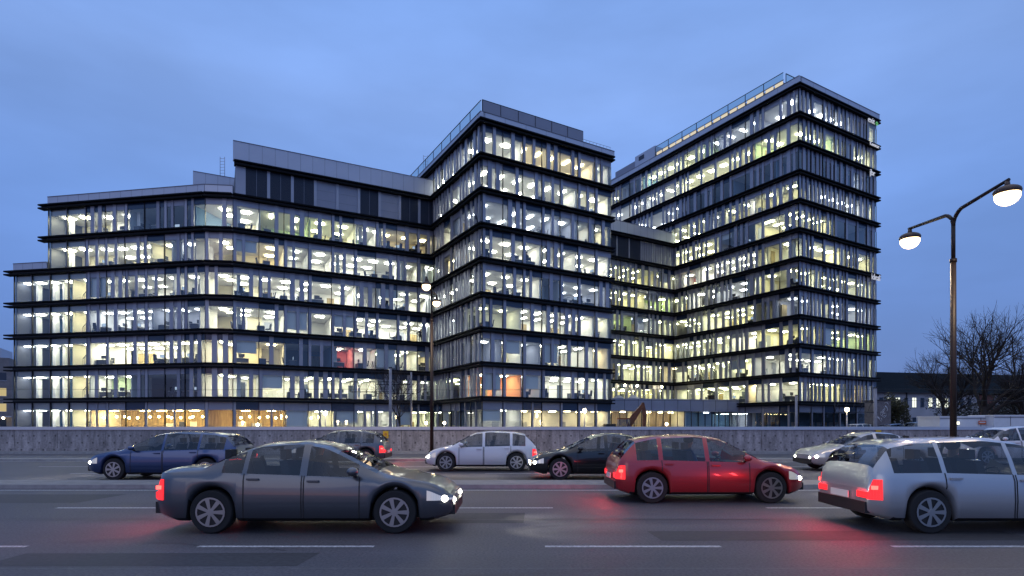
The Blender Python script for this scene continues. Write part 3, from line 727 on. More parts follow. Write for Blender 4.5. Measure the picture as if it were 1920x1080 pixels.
for k in range(-14, 16):
    x0 = -4.39 + 4.85 * k; mb.quad([(x0, 8.04, .004), (x0 + 2.46, 8.04, .004), (x0 + 2.46, 8.14, .004), (x0, 8.14, .004)], PAINT)
    for D in (11.8, 20.2, 23.6, 31.0):
        x1 = x0 * 1.5 + D; mb.quad([(x1, D, .004), (x1 + 2.9, D, .004), (x1 + 2.9, D + .12, .004), (x1, D + .12, .004)], PAINT)
for D in (4.6, 15.0, 17.15, 26.8, 28.4, 33.9): mb.quad([(-300, D, .004), (300, D, .004), (300, D + .12, .004), (-300, D + .12, .004)], PAINT)
struct(mb, 'road_markings')
# worn tar seams
TAR = mat('tar_seam', (.03, .03, .032), .5)
mb = MB(); mb.quad([(-300, 6.84, .003), (300, 6.84, .003), (300, 6.875, .003), (-300, 6.875, .003)], mat('worn_seam', (.12, .118, .125), .7, noise_amt=.3, noise_scale=6)); mb.quad([(-300, 10.4, .003), (300, 10.4, .003), (300, 10.43, .003), (-300, 10.43, .003)], TAR); struct(mb, 'road_seams')

REPAIR = mat('asphalt_repair', (.038, .037, .041), .7, noise_amt=.35, noise_scale=14); IRON = mat('cast_iron', (.05, .045, .045), .5, .7, noise_amt=.3, noise_scale=20)
mb = MB()
for x0, x1, y0, y1 in ((-6.4, -2.6, 6.95, 7.7), (2.2, 7.8, 8.5, 9.3), (-1.4, .2, 10.0, 11.2), (9, 15, 12.3, 13.1), (-14, -9.5, 12.6, 14.2), (-3, 6, 17.9, 18.8), (1.0, 2.1, 5.4, 6.3)):
    mb.quad([(x0, y0, .002), (x1, y0 + .03, .002), (x1 + .05, y1, .002), (x0 - .04, y1 - .04, .002)], REPAIR)
struct(mb, 'road_repairs')
rc = random.Random(77); mb = MB()
for k in range(9):
    x, y = rc.uniform(-7, 8), rc.uniform(5.2, 10.5); d = rc.uniform(-.3, .3)
    for q in range(rc.randint(10, 26)):
        nx_, ny_ = x + .16 * math.cos(d), y + .16 * math.sin(d); w2 = rc.uniform(.004, .010)
        mb.quad([(x, y - w2, .003), (nx_, ny_ - w2, .003), (nx_, ny_ + w2, .003), (x, y + w2, .003)], TAR); x, y = nx_, ny_; d += rc.uniform(-.5, .5); d *= .9
struct(mb, 'road_cracks')

def wall_mat():
    m = mat('board_marked_concrete', (.2, .19, .19), .85)
    t = m.node_tree; b = t.nodes['Principled BSDF']; c = t.nodes.new('ShaderNodeTexCoord')
    s = t.nodes.new('ShaderNodeSeparateXYZ'); t.links.new(c.outputs['Object'], s.inputs[0])
    def M(op, a, bb=None, cc=None):
        n = t.nodes.new('ShaderNodeMath'); n.operation = op
        for i, q in enumerate((a, bb, cc)):
            if q is None: continue
            if isinstance(q, (int, float)): n.inputs[i].default_value = q
            else: t.links.new(q, n.inputs[i])
        return n.outputs[0]
    # formwork tie holes, on a .65 m grid, every other row shifted
    row = M('FLOOR', M('DIVIDE', s.outputs[2], .42)); fz = M('SUBTRACT', M('FRACT', M('DIVIDE', s.outputs[2], .42)), .5)
    shx = M('MULTIPLY', M('MODULO', row, 2), .5); fx = M('SUBTRACT', M('FRACT', M('ADD', M('DIVIDE', s.outputs[0], .65), shx)), .5)
    dx = M('MULTIPLY', fx, .65); dz = M('MULTIPLY', fz, .42); d = M('SQRT', M('ADD', M('MULTIPLY', dx, dx), M('MULTIPLY', dz, dz)))
    hole = t.nodes.new('ShaderNodeMapRange'); hole.inputs[1].default_value = .035; hole.inputs[2].default_value = .075; hole.inputs[3].default_value = .38; hole.inputs[4].default_value = 1; t.links.new(d, hole.inputs[0])
    def nz(scale, st, det=6):
        mpn = t.nodes.new('ShaderNodeMapping'); mpn.inputs['Scale'].default_value = st; t.links.new(c.outputs['Object'], mpn.inputs[0])
        n = t.nodes.new('ShaderNodeTexNoise'); n.inputs['Scale'].default_value = scale; n.inputs['Detail'].default_value = det; n.inputs['Roughness'].default_value = .65; t.links.new(mpn.outputs[0], n.inputs['Vector']); return n.outputs[0]
    drip = t.nodes.new('ShaderNodeMapRange'); drip.inputs[1].default_value = .3; drip.inputs[2].default_value = .7; drip.inputs[3].default_value = .5; drip.inputs[4].default_value = 1.35; t.links.new(nz(2.2, (1.5, 1, .35)), drip.inputs[0])
    fine = t.nodes.new('ShaderNodeMapRange'); fine.inputs[1].default_value = .35; fine.inputs[2].default_value = .65; fine.inputs[3].default_value = .8; fine.inputs[4].default_value = 1.15; t.links.new(nz(9, (1, 1, 1)), fine.inputs[0])
    big = t.nodes.new('ShaderNodeMapRange'); big.inputs[1].default_value = .4; big.inputs[2].default_value = .6; big.inputs[3].default_value = .8; big.inputs[4].default_value = 1.12; t.links.new(nz(.25, (1, 1, 0)), big.inputs[0])
    k = M('MULTIPLY', M('MULTIPLY', M('MULTIPLY', hole.outputs[0], drip.outputs[0]), fine.outputs[0]), big.outputs[0])
    vv = t.nodes.new('ShaderNodeVectorMath'); vv.operation = 'SCALE'; vv.inputs[0].default_value = (.37, .335, .33); t.links.new(k, vv.inputs[3]); t.links.new(vv.outputs[0], b.inputs['Base Color'])
    return m
WM = wall_mat(); COP = mat('coping_metal', (.62, .64, .68), .35, .6)
rw = random.Random(3)
wl = thing('barrier_wall', 'long low concrete wall with formwork holes and a pale metal coping, behind the road', 'wall', (0, 35, 0))
x = -150.
mbw, mbj = MB(), MB()
while x < 150:
    wd = rw.choice((2.6, 2.9, 4.2, 5.6)); mbw.box(x + .012, x + wd - .012, 35 + rw.uniform(-.012, .012), 35.4, 0, 1.41, WM); mbj.box(x - .014, x + .014, 35.06, 35.3, 0, 1.40, FRAME); x += wd
part(mbw, 'wall_panels', wl); part(mbj, 'joint_filler', wl)
mb = MB(); mb.box(-150, 152, 34.93, 35.5, 1.412, 1.60, COP); part(mb, 'coping', wl)
mb = MB(); mb.box(-150, 152, 34.9, 34.98, .14, .30, WM); part(mb, 'footing', wl)
YEL = mat('sign_yellow', (.75, .45, .02), .5, noise_amt=.1)
for k, (x, y) in enumerate(((723, 815), (1648, 813))):
    p = px(x, y, 34.9); s = MB(); s.box(p.x - .16, p.x + .16, 34.93, 34.97, p.z - .21, p.z + .22, YEL)
    t = thing('warning_sign', ('small yellow notice on the concrete wall left of the far street lamp', 'small yellow notice on the concrete wall left of the near double street lamp')[k], 'sign', (p.x, 34.95, p.z - .2), group='yellow notices on the wall')
    part(s, 'sign_plate', t); s = MB(); s.tube([(p.x, 34.926, p.z + .03), (p.x, 34.918, p.z + .03)], .085, mat('sign_orange', (.6, .22, .03), .5), 12); s.box(p.x - .09, p.x + .09, 34.918, 34.925, p.z - .15, p.z - .11, SEAM); part(s, 'symbol', t)

# ================================================================ street lamps
POLE = mat('lamp_pole', (.022, .014, .012), .5, 0, noise_amt=.2, spec=.35); BULB = emit('street_lamp_light', (1, .70, .38), 6); HOOD = mat('lamp_hood', (.10, .07, .055), .45, .4)
def light(name, kind, loc, energy, col, par=None, **kw):
    d = bpy.data.lights.new(name, kind); d.energy = energy; d.color = col
    for k, vv in kw.items(): setattr(d, k, vv)
    o = bpy.data.objects.new(name, d); COL.objects.link(o); o.location = loc
    if par: o.parent = par
    return o
def double_lamp(X, D, label, reach=1.75, th=.11, hs=1.):
    t = thing('street_lamp', label, 'street lamp', (X, D, 0.11), group='double armed street lamps')
    m = MB(); m.tube([(0, 0, 0), (0, 0, .35)], [.17, .15], POLE, 16); m.box(-.24, .24, -.24, .24, 0, .05, HOOD); part(m, 'base', t, world=False)
    m = MB(); m.tube([(0, 0, .3), (0, 0, 6.15)], [th, th * .8], POLE, 16); m.tube([(0, 0, 6.1), (0, 0, 6.2)], [th, th], POLE, 16); m.tube([(0, 0, 6.2), (0, 0, 7.15)], [th * .6, th * .6], POLE, 12); part(m, 'pole', t, world=False)
    for sy in (-1, 1):
        m = MB(); pts = [(0, 0, 7.1)]
        for k in range(1, 7):
            a = k / 6 * R(72); pts.append((0, sy * .42 * (1 - math.cos(a)), 7.1 + .42 * math.sin(a)))
        pts.append((0, sy * (reach + .05), 7.64)); m.tube(pts, [th * .6] + [.05] * 6 + [.04], POLE, 10); part(m, 'arm', t, world=False)
        m = MB(); m.tube([(0, sy * reach, 7.62), (0, sy * reach, 7.46)], [.05, .07], HOOD, 10); m.ball((0, sy * reach, 7.36), .29 * hs, HOOD, sz=.5, nu=20, nv=10)
        h = part(m, 'lamp_head', t, world=False)
        m = MB(); m.ball((0, sy * reach, 7.26), .265 * hs, BULB, sz=.92, nu=20, nv=10); part(m, 'lamp_glass', h, world=False)
        light('lamp_light', 'SPOT', (0, sy * reach, 6.95), 600, (1, .74, .45), t, spot_size=R(150), spot_blend=.6, shadow_soft_size=.25)
    return t
double_lamp(12.24, 16.05, 'tall dark double-armed street lamp at right, nearest and largest, both lamps lit', th=.085)
double_lamp(-3.82, 27.55, 'slender dark double-armed street lamp in front of the corner between left wing and middle tower', th=.09, hs=.72).scale.z = 1.07
def globe_lamp(x, y, D, label, s=1.):
    p = px(x, y, D); t = thing('path_lamp', label, 'lamp', (p.x, D, 0), group='small globe lamps behind the wall')
    m = MB(); m.tube([(0, 0, 0), (0, 0, p.z - .12)], [.06, .04], mat('pale_post', (.5, .5, .5), .5), 8); part(m, 'post', t, world=False)
    m = MB(); m.ball((0, 0, p.z), .17 * s, emit('globe_light', (1, .78, .45), 40)); part(m, 'globe', t, world=False)
    light('globe_glow', 'POINT', (0, 0, p.z + .35), 70, (1, .75, .45), t, shadow_soft_size=.2)
globe_lamp(610, 775, 50, 'small lit globe lamp in front of the ground floor of the left wing', 1.)
globe_lamp(1096, 770, 50, 'small lit globe lamp before the ground floor of the middle tower')
globe_lamp(1588, 768, 52, 'small lit globe lamp before the foot of the right tower', 1.1)
globe_lamp(799, 793, 52, 'low lit globe lamp just left of the far street lamp', .7)
globe_lamp(833, 793, 52, 'low lit globe lamp just right of the far street lamp', .7)
globe_lamp(483, 796, 50, 'low lit globe lamp beside the golden restaurant windows', .7)
globe_lamp(1250, 795, 60, 'low lit globe lamp by the podium, right of the excavator', .8)

# ================================================================ masts behind the wall
CONC = mat('mast_concrete', (.30, .29, .31), .8, noise_amt=.2)
def mast(x, ytop, D, wd, label, arm=True, lean=0):
    p = px(x, ytop, D); t = thing('utility_mast', label, 'mast', (p.x, D, 0))
    m = MB(); m.tube([(0, 0, 0), (0, 0, p.z)], [wd * 1.1, wd * .9], CONC, 10); m.tube([(0, 0, p.z), (0, 0, p.z + .06)], [wd * 1.2, wd * 1.2], FRAME, 10); part(m, 'pole', t, world=False)
    if arm:
        m = MB()
        for zz in (p.z - 1.1, p.z - 1.9): m.tube([(-3.2, 0, zz), (.25, 0, zz)], .035, FRAME, 5)
        for k in range(5): m.tube([(-3.2 + k * .65, 0, p.z - 1.9), (-3.2 + (k + .5) * .65, 0, p.z - 1.1)], .02, FRAME, 4)
        m.tube([(-3.2, 0, p.z - 1.9), (-3.2, 0, p.z - 1.1)], .03, FRAME, 5); part(m, 'bracket', t, world=False)
mast(732, 690, 46, .12, 'thick grey concrete mast with lattice bracket left of the far street lamp')
mast(771, 698, 52, .09, 'thinner grey mast with bracket, between the thick mast and the far street lamp')
mast(1493, 742, 46, .10, 'short grey mast in front of the corner of the right tower', False)
mast(1641, 728, 46, .14, 'grey concrete mast at the right end of the right tower', True)
mb = MB()
for zz in (4.5, 3.6):
    pts = [(-60 + k * 6, 46.2, zz + .1 * ((k % 4) - 1.5) ** 2 * .3) for k in range(21)]
    mb.tube(pts, .012, FRAME, 4)
tag(mb.build('overhead_wire'), 'two thin overhead wires strung along the masts in front of the left wing', 'wires')

# ================================================================ cars
TYRE = mat('tyre_rubber', (.012, .012, .013), .8); RIM = mat('alloy_rim', (.45, .46, .48), .3, .9); CARG = glass_mat('car_glass', (.60, .64, .66), .055)
TRIM = mat('black_trim', (.012, .012, .013), .5); TAIL = mat('tail_lamp_lens', (.5, .01, .01), .2, emis=(1, .03, .04), es=1.3); TBULB = emit('tail_lamp_bulb', (1, .06, .05), 6); HEAD = mat('head_lamp_lens', (.45, .46, .48), .08, .6, emis=(1, .95, .85), es=.25); HBULB = emit('head_lamp_bulb', (1, .95, .8), 30)
SEAT = mat('car_seat', (.03, .03, .034), .8); PLATE = mat('number_plate', (.7, .7, .66), .4)
def lerp_tab(tab, x):
    if x <= tab[0][0]: return tab[0][1]
    for (x0, y0), (x1, y1) in zip(tab, tab[1:]):
        if x <= x1:
            k = (x - x0) / (x1 - x0); return y0 + (y1 - y0) * k
    return tab[-1][1]
SHAPES = {
  'hatchback': dict(L=4.1, top=[(-2.05, .70), (-2.03, .86), (-1.98, .98), (-1.88, 1.10), (-1.62, 1.36), (-1.2, 1.45), (-.3, 1.49), (.25, 1.42), (.55, 1.28), (1.08, .99), (1.25, .93), (1.75, .82), (1.95, .70), (2.05, .52)],
      belt=[(-2.05, .92), (-1.2, .94), (1.1, .88)], side=[(-1.62, -1.12), (-1.05, -.12), (-.04, .78)], rear=(-1.95, -1.62), front=(.44, 1.06), wheels=(-1.28, 1.30)),
  'saloon': dict(L=4.7, top=[(-2.35, .66), (-2.33, .84), (-2.28, .98), (-2.2, 1.02), (-1.6, 1.05), (-1.1, 1.28), (-.7, 1.41), (-.1, 1.45), (.3, 1.38), (.62, 1.24), (1.2, .97), (1.4, .91), (2.0, .80), (2.25, .68), (2.35, .50)],
      belt=[(-2.35, .95), (-1.2, .95), (1.2, .87)], side=[(-1.28, -.95), (-.88, -.02), (.06, .88)], rear=(-1.54, -1.04), front=(.5, 1.17), wheels=(-1.42, 1.45)),
  'estate': dict(L=4.6, top=[(-2.3, .68), (-2.28, .86), (-2.24, 1.0), (-2.16, 1.14), (-1.92, 1.38), (-1.5, 1.46), (-.4, 1.50), (.2, 1.44), (.55, 1.29), (1.15, 1.0), (1.35, .94), (1.95, .83), (2.2, .70), (2.3, .52)],
      belt=[(-2.3, .94), (-1.2, .95), (1.2, .89)], side=[(-1.95, -1.2), (-1.12, -.12), (-.04, .84)], rear=(-2.2, -1.92), front=(.45, 1.12), wheels=(-1.4, 1.42)),
  'offroad': dict(L=4.5, top=[(-2.25, .76), (-2.23, .98), (-2.19, 1.14), (-2.1, 1.30), (-1.92, 1.56), (-1.5, 1.63), (-.4, 1.66), (.2, 1.60), (.5, 1.47), (1.05, 1.14), (1.25, 1.08), (1.85, .98), (2.12, .84), (2.25, .6)],
      belt=[(-2.25, 1.06), (-1.2, 1.07), (1.1, 1.02)], side=[(-1.92, -1.15), (-1.07, -.1), (-.02, .78)], rear=(-2.13, -1.92), front=(.4, 1.03), wheels=(-1.36, 1.38)),
}
def make_car(kind, paint):
    S = SHAPES[kind]; L2 = S['L'] / 2; NS = 130; wr0 = .34 if kind != 'offroad' else .37; gz = .19 if kind != 'offroad' else .26
    xs = [-L2 + S['L'] * k / NS for k in range(NS + 1)]
    raw = [lerp_tab(S['top'], x) for x in xs]
    for _ in range(3): raw = [raw[0]] + [(raw[i - 1] + 2 * raw[i] + raw[i + 1]) / 4 for i in range(1, NS)] + [raw[-1]]
    rows = []
    for x, zt in zip(xs, raw):
        e = abs(x) / L2; w_ = .90 * (1 - .05 * e ** 3 - .17 * max(0, (e - .86) / .14) ** 2)
        belt = min(lerp_tab(S['belt'], x), zt - .03); h = min(1, max(0, (zt - belt - .05) / .38))
        zbm = gz + .10 * max(0, (e - .84) / .16)
        for xw in S['wheels']:
            rr = wr0 + .045
            if abs(x - xw) < rr: zbm = max(zbm, wr0 - .01 + math.sqrt(rr * rr - (x - xw) ** 2))
        wr = w_ * .90 * (1 - h) + .60 * h
        z2 = zbm + .06; z3 = max(.52 + (gz - .19), z2 + .04); z4 = max(belt - .10, z3 + .03); belt = max(belt, z4 + .03); zt = max(zt, belt + .02)
        rows.append([(0, zbm + .01), (w_ * .86, zbm), (w_ * .985, z2), (w_, z3), (w_ * .985, z4), (w_ * .945, belt), ((w_ * .945 + wr) / 2 + .025 * h, (belt + zt - .06) / 2), (wr + .02 * h, max(belt + .008, zt - .055)), (wr * .82, zt - .015), (wr * .4, zt), (0, zt + .004)])
    nr = len(rows[0])
    def P(i, j, sy, off=0):
        y, z = rows[i][j]; return Vector((xs[i], sy * y, z))
    def isglass(i, j):
        xm = (xs[i] + xs[i + 1]) / 2
        if j in (5, 6) and any(a < xm < b for a, b in S['side']): return 'side_window'
        if j in (7, 8, 9) and S['rear'][0] < xm < S['rear'][1]: return 'rear_window'
        if j in (7, 8, 9) and S['front'][0] < xm < S['front'][1]: return 'windscreen'
    def lamp(i, j):
        if j in (3,) and xs[i + 1] < -L2 + .20: return 'tail_light'
        if j in (3,) and xs[i] > L2 - .40: return 'headlight'
    t = thing('car', 'car', 'car')
    body = MB(); extra = {}
    for sy in (-1, 1):
        for i in range(NS):
            for j in range(nr - 1):
                g = isglass(i, j); q = [P(i, j, sy), P(i + 1, j, sy), P(i + 1, j + 1, sy), P(i, j + 1, sy)]
                if sy > 0: q.reverse()
                if g:
                    key = (g, sy if g == 'side_window' else 0)
                    extra.setdefault(key, MB()).quad(q, CARG, True)
                else: body.quad(q, TRIM if j < 1 or (j == 1 and rows[i][1][1] < gz + .02) else paint, True)
                l = lamp(i, j)
                if l:
                    nrm = (q[1] - q[0]).cross(q[3] - q[0]); nrm = nrm.normalized() if nrm.length > 1e-9 else Vector((0, sy, 0))
                    if nrm.y * sy < 0: nrm = -nrm
                    extra.setdefault((l, sy), MB()).quad([p + nrm * .008 for p in q], TAIL if l == 'tail_light' else HEAD, True)
    for i, rev in ((0, False), (NS, True)):
        ring = [P(i, j, -1) for j in range(nr)] + [P(i, j, 1) for j in range(nr - 2, 0, -1)]
        if not rev: ring.reverse()
        body.quad(ring, paint)
    o = part(body, 'body', t, world=False); 
    bm = bmesh.new(); bm.from_mesh(o.data); bmesh.ops.remove_doubles(bm, verts=bm.verts, dist=1e-4); bmesh.ops.recalc_face_normals(bm, faces=bm.faces); bm.to_mesh(o.data); bm.free()
    for (nme, sy), m in extra.items(): part(m, nme, t, world=False)
    # lamp faces on the ends
    for sy in (-1, 1):
        zt_ = rows[0][4][1]
        m = MB(); m.box(-L2 - .012, -L2 + .02, min(sy * .45, sy * .72), max(sy * .45, sy * .72), .54, .64, TAIL); part(m, 'tail_light', t, world=False)
    for sy in (-1, 1):
        i = min(range(NS), key=lambda k: abs(xs[k] - (L2 - .13))); p = P(i, 3, sy).lerp(P(i, 4, sy), .45)
        m = MB(); m.ball((p.x, p.y - sy * .03, p.z), .055, HBULB, sx=1.3, nu=10, nv=6); m.ball((L2 - .02, sy * .55, p.z - .04), .05, HBULB, nu=10, nv=6); part(m, 'headlight_bulb', t, world=False)
        i = min(range(NS), key=lambda k: abs(xs[k] + (L2 - .12))); p = P(i, 3, sy).lerp(P(i, 4, sy), .6)
        m = MB(); m.box(p.x - .07, p.x + .07, min(p.y - sy * .03, p.y + sy * .018), max(p.y - sy * .03, p.y + sy * .018), p.z - .03, p.z + .03, TBULB); part(m, 'tail_light_strip', t, world=False)
    for xx, rw_ in ((-.05, 1), (-.95, 0)):
        for sy in (-1, 1):
            m = MB(); y0 = sy * .36; m.box(xx - .25, xx + .25, y0 - .24, y0 + .24, .42, .62, SEAT)
            m.hexa([(xx - .32, y0 - .24, .6), (xx - .16, y0 - .24, .6), (xx - .16, y0 + .24, .6), (xx - .32, y0 + .24, .6), (xx - .42, y0 - .2, 1.12), (xx - .30, y0 - .2, 1.12), (xx - .30, y0 + .2, 1.12), (xx - .42, y0 + .2, 1.12)], SEAT); m.box(xx - .44, xx - .34, y0 - .11, y0 + .11, 1.14, 1.3, SEAT); part(m, 'seat', t, world=False)
    m = MB(); m.box(.62, .95, -.7, .7, .6, .86, SEAT); m.tube([(.52 + .1 * math.cos(a_ * .5236), .36 + .18 * math.sin(a_ * .5236), .84 + .12 * math.cos(a_ * .5236)) for a_ in range(13)], .014, SEAT, 5, cap=False); part(m, 'dashboard', t, world=False)
    m = MB(); m.box(-L2 + .35, L2 - .4, -.7, .7, gz + .05, gz + .16, TRIM); part(m, 'cabin_floor', t, world=False)
    m = MB(); m.box(-L2 - .03, -L2 + .1, -.7, .7, .30, .48, TRIM); m.box(L2 - .1, L2 + .03, -.68, .68, .28, .44, TRIM); part(m, 'bumper', t, world=False)
    m = MB(); m.box(-L2 - .045, -L2 - .03, -.26, .26, .50, .61, PLATE); part(m, 'number_plate', t, world=False)
    # seams and handles
    for a, b in S['side'][1:]:
        for sy in (-1, 1):
            m = MB(); i0 = min(range(NS), key=lambda k: abs(xs[k] - a + .03)); i1 = min(range(NS), key=lambda k: abs(xs[k] - b - .03))
            for ii in (i0, i1):
                for j in (2, 3, 4):
                    p, q = P(ii, j, sy), P(ii, j + 1, sy); n_ = Vector((0, sy * .004, 0)); dx_ = Vector((.009, 0, 0)); m.quad([p - dx_ + n_, p + dx_ + n_, q + dx_ + n_, q - dx_ + n_], TRIM)
            part(m, 'door_seam', t, world=False)
            m = MB(); y = rows[i0][4][0] * sy; m.box(xs[i0] + .06, xs[i0] + .24, min(y, y + sy * .035), max(y, y + sy * .035), rows[i0][4][1] + .0, rows[i0][4][1] + .03, paint); part(m, 'door_handle', t, world=False)
    m_ = S['side'][2][1]
    for sy in (-1, 1):
        m = MB(); zz = lerp_tab(S['belt'], m_); m.ball((m_ - .05, sy * 1.0, zz + .1), .1, paint, sx=.9, sy=1.05, sz=.7); m.tube([(m_ - .05, sy * .84, zz + .02), (m_ - .05, sy * .98, zz + .07)], .03, TRIM, 6); part(m, 'mirror', t, world=False)
    for xw in S['wheels']:
        for sy in (-1, 1):
            y0 = sy * .66; y1 = sy * .87
            m = MB(); m.tube([(xw, y0, wr0), (xw, y0 + sy * .03, wr0), (xw, y1 - sy * .03, wr0), (xw, y1, wr0)], [wr0 * .93, wr0, wr0, wr0 * .94], TYRE, 28); wh = part(m, 'wheel', t, world=False)
            m = MB(); m.tube([(xw, y1 - sy * .02, wr0), (xw, y1 + sy * .004, wr0)], [wr0 * .66, wr0 * .66], TRIM, 24); m.tube([(xw, y1, wr0), (xw, y1 + sy * .02, wr0)], [.06, .05], RIM, 10)
            for k in range(7):
                a = k * 2 * math.pi / 7; ca, sa = math.cos(a), math.sin(a); p0 = Vector((xw, y1 + sy * .012, wr0)); d_ = Vector((ca, 0, sa)); e_ = Vector((-sa, 0, ca)); up_ = Vector((0, sy * .006, 0))
                m.quad([p0 - e_ * .018 + up_, p0 + d_ * wr0 * .62 - e_ * .035 + up_, p0 + d_ * wr0 * .62 + e_ * .035 + up_, p0 + e_ * .018 + up_], RIM)
            for k in range(24):
                a, b = k * math.pi / 12, (k + 1) * math.pi / 12; y = y1 + sy * .014
                m.quad([(xw + wr0 * f_ * math.cos(c_), y, wr0 + wr0 * f_ * math.sin(c_)) for f_, c_ in ((.6, a), (.68, a), (.68, b), (.6, b))], RIM)
            part(m, 'rim', wh, world=False)
    m = MB(); m.box(S['wheels'][0] + .3, S['wheels'][1] - .3, -.6, .6, gz - .02, gz + .05, TRIM); part(m, 'underbody', t, world=False)
    for sy in (-1, 1):
        light('tail_glow', 'AREA', (-L2 - .06, sy * .6, .8), 13, (1, .05, .06), t, size=.25).rotation_euler = (R(60), 0, R(90))
        lo = light('headlight_beam', 'SPOT', (L2 + .06, sy * .62, .66), 160, (1, .93, .8), t, spot_size=R(70), spot_blend=.7, shadow_soft_size=.08); lo.rotation_euler = (R(82), 0, R(-90))
    return t
def paint(name, c, metal=.5): return mat(name, c, .28, metal, coat=.8)
P_ = {'grey': paint('paint_grey', (.10, .105, .12)), 'black': paint('paint_black', (.012, .013, .016)), 'silver': paint('paint_silver', (.42, .43, .45)), 'red': paint('paint_red', (.35, .02, .03), .2), 'white': paint('paint_white', (.65, .66, .68), 0), 'blue': paint('paint_blue', (.03, .06, .16))}
TRAFFIC = [  # kind, paint, pixel x of centre, depth, heading(+1 right), label
 ('saloon', 'grey', 600, 9.9, 1, 'grey saloon car with its lights on, in the near lane at left, driving right'),
 ('hatchback', 'red', 1310, 13.4, 1, 'dark red hatchback with lit tail lamps, second lane, left of the near street lamp'),
 ('estate', 'silver', 1830, 9.9, 1, 'silver estate car in the near lane at the right edge, tail lamps lit'),
 ('estate', 'blue', 330, 18.6, -1, 'dark blue estate car with lit headlamps driving left, beyond the grey saloon'),
 ('hatchback', 'white', 905, 22.0, -1, 'white hatchback driving left, just right of the far street lamp'),
 ('saloon', 'black', 1130, 18.7, -1, 'black saloon car driving left below the middle tower'),
 ('saloon', 'silver', 1620, 22.0, -1, 'silver saloon car driving left, just left of the near street lamp'),
 ('hatchback', 'grey', 640, 25.4, -1, 'small grey hatchback driving left below the left wing'),
 ('offroad', 'white', 1880, 25.2, -1, 'white off-road car driving left at the far right, beyond the near street lamp'),
]
for kind, pc, xp, D, hd, lab in TRAFFIC:
    c = make_car(kind, P_[pc]); c['label'] = lab; c['group'] = 'cars driving on the road'; c.location = ((xp - 960) * D / F, D, 0); c.rotation_euler.z = 0 if hd > 0 else math.pi
    c.name = 'car'

# ================================================================ trees
BARK = mat('bark', (.035, .028, .026), .9, noise_amt=.3, noise_scale=6)
def bare_tree(name, base, height, spread, seed, label, levels=6, trunk_r=.3, cat='tree', split=.28):
    rg = random.Random(seed); t = thing(name, label, cat, base)
    tk = MB(); cw = MB()
    def grow(p, d, ln, r, lv):
        mb_ = tk if lv == 0 else cw; pts = [p]; rads = [r]; q = p.copy(); dd = d.copy(); ns_ = 3 if lv < 3 else 2
        for k in range(ns_):
            dd = (dd + Vector((rg.uniform(-1, 1), rg.uniform(-1, 1), rg.uniform(-.2, .5))) * (.10 if lv == 0 else .2)).normalized(); q = q + dd * ln / ns_; pts.append(q.copy()); rads.append(max(.007, r * (1 - .4 * (k + 1) / ns_)))
        mb_.tube(pts, rads, BARK, 8 if lv == 0 else 5 if lv < 3 else 3, cap=False, smooth=lv < 3)
        if lv >= levels: return
        nch = (5 if lv == 0 else 4 if lv < 3 else 3)
        for k in range(nch):
            f = 1.0 if k == 0 else rg.uniform(.45, 1.0); idx = f * ns_; i0 = min(ns_ - 1, int(idx)); pp = pts[i0].lerp(pts[i0 + 1], idx - i0)
            ang = rg.uniform(.05, .3) if k == 0 else rg.uniform(.35, .85) * spread; az = rg.uniform(0, 2 * math.pi)
            ax_ = Matrix.Rotation(az, 3, dd) @ dd.orthogonal().normalized(); nd = (Matrix.Rotation(ang, 3, ax_) @ dd); nd.z += .2; nd.normalize()
            grow(pp, nd, ln * rg.uniform(.62, .84) * (1.1 if lv == 0 else 1), max(.008, r * .56), lv + 1)
    grow(Vector((0, 0, 0)), Vector((0, 0, 1)), height * split, trunk_r, 0)
    part(tk, 'trunk', t, world=False); part(cw, 'crown', t, world=False); return t
def tb(x, D): return ((x - 960) * D / F, D, 0)
bare_tree('bare_tree', tb(1846, 62), 16.0, 1.35, 5, 'tallest bare tree at right with a broad round crown, behind the white site cabins', 6, .42)
bare_tree('bare_tree', tb(1772, 70), 11.5, 1.15, 8, 'bare tree with spreading limbs left of the tallest one, before the dark-roofed house', 6, .32)
bare_tree('bare_tree', tb(1926, 68), 10.2, 1.05, 12, 'bare tree at the right edge of the photo', 6, .32)
bare_tree('bare_tree', tb(752, 50), 5.6, 1.0, 21, 'small bare tree between the two masts in front of the left wing', 5, .08, split=.4)
bare_tree('bare_tree', tb(1720, 112), 13.5, 1.2, 31, 'low bare tree behind the dark hip roof', 5, .3)
bare_tree('bare_tree', tb(1690, 118), 12.8, 1.2, 33, 'leftmost bare tree behind the dark hip roof', 5, .3)
LEAF = mat('willow_leaf', (.045, .045, .018), .8, noise_amt=.5, noise_scale=1.5); LEAF2 = mat('dark_hedge_leaf', (.012, .016, .014), .85, noise_amt=.5, noise_scale=2)
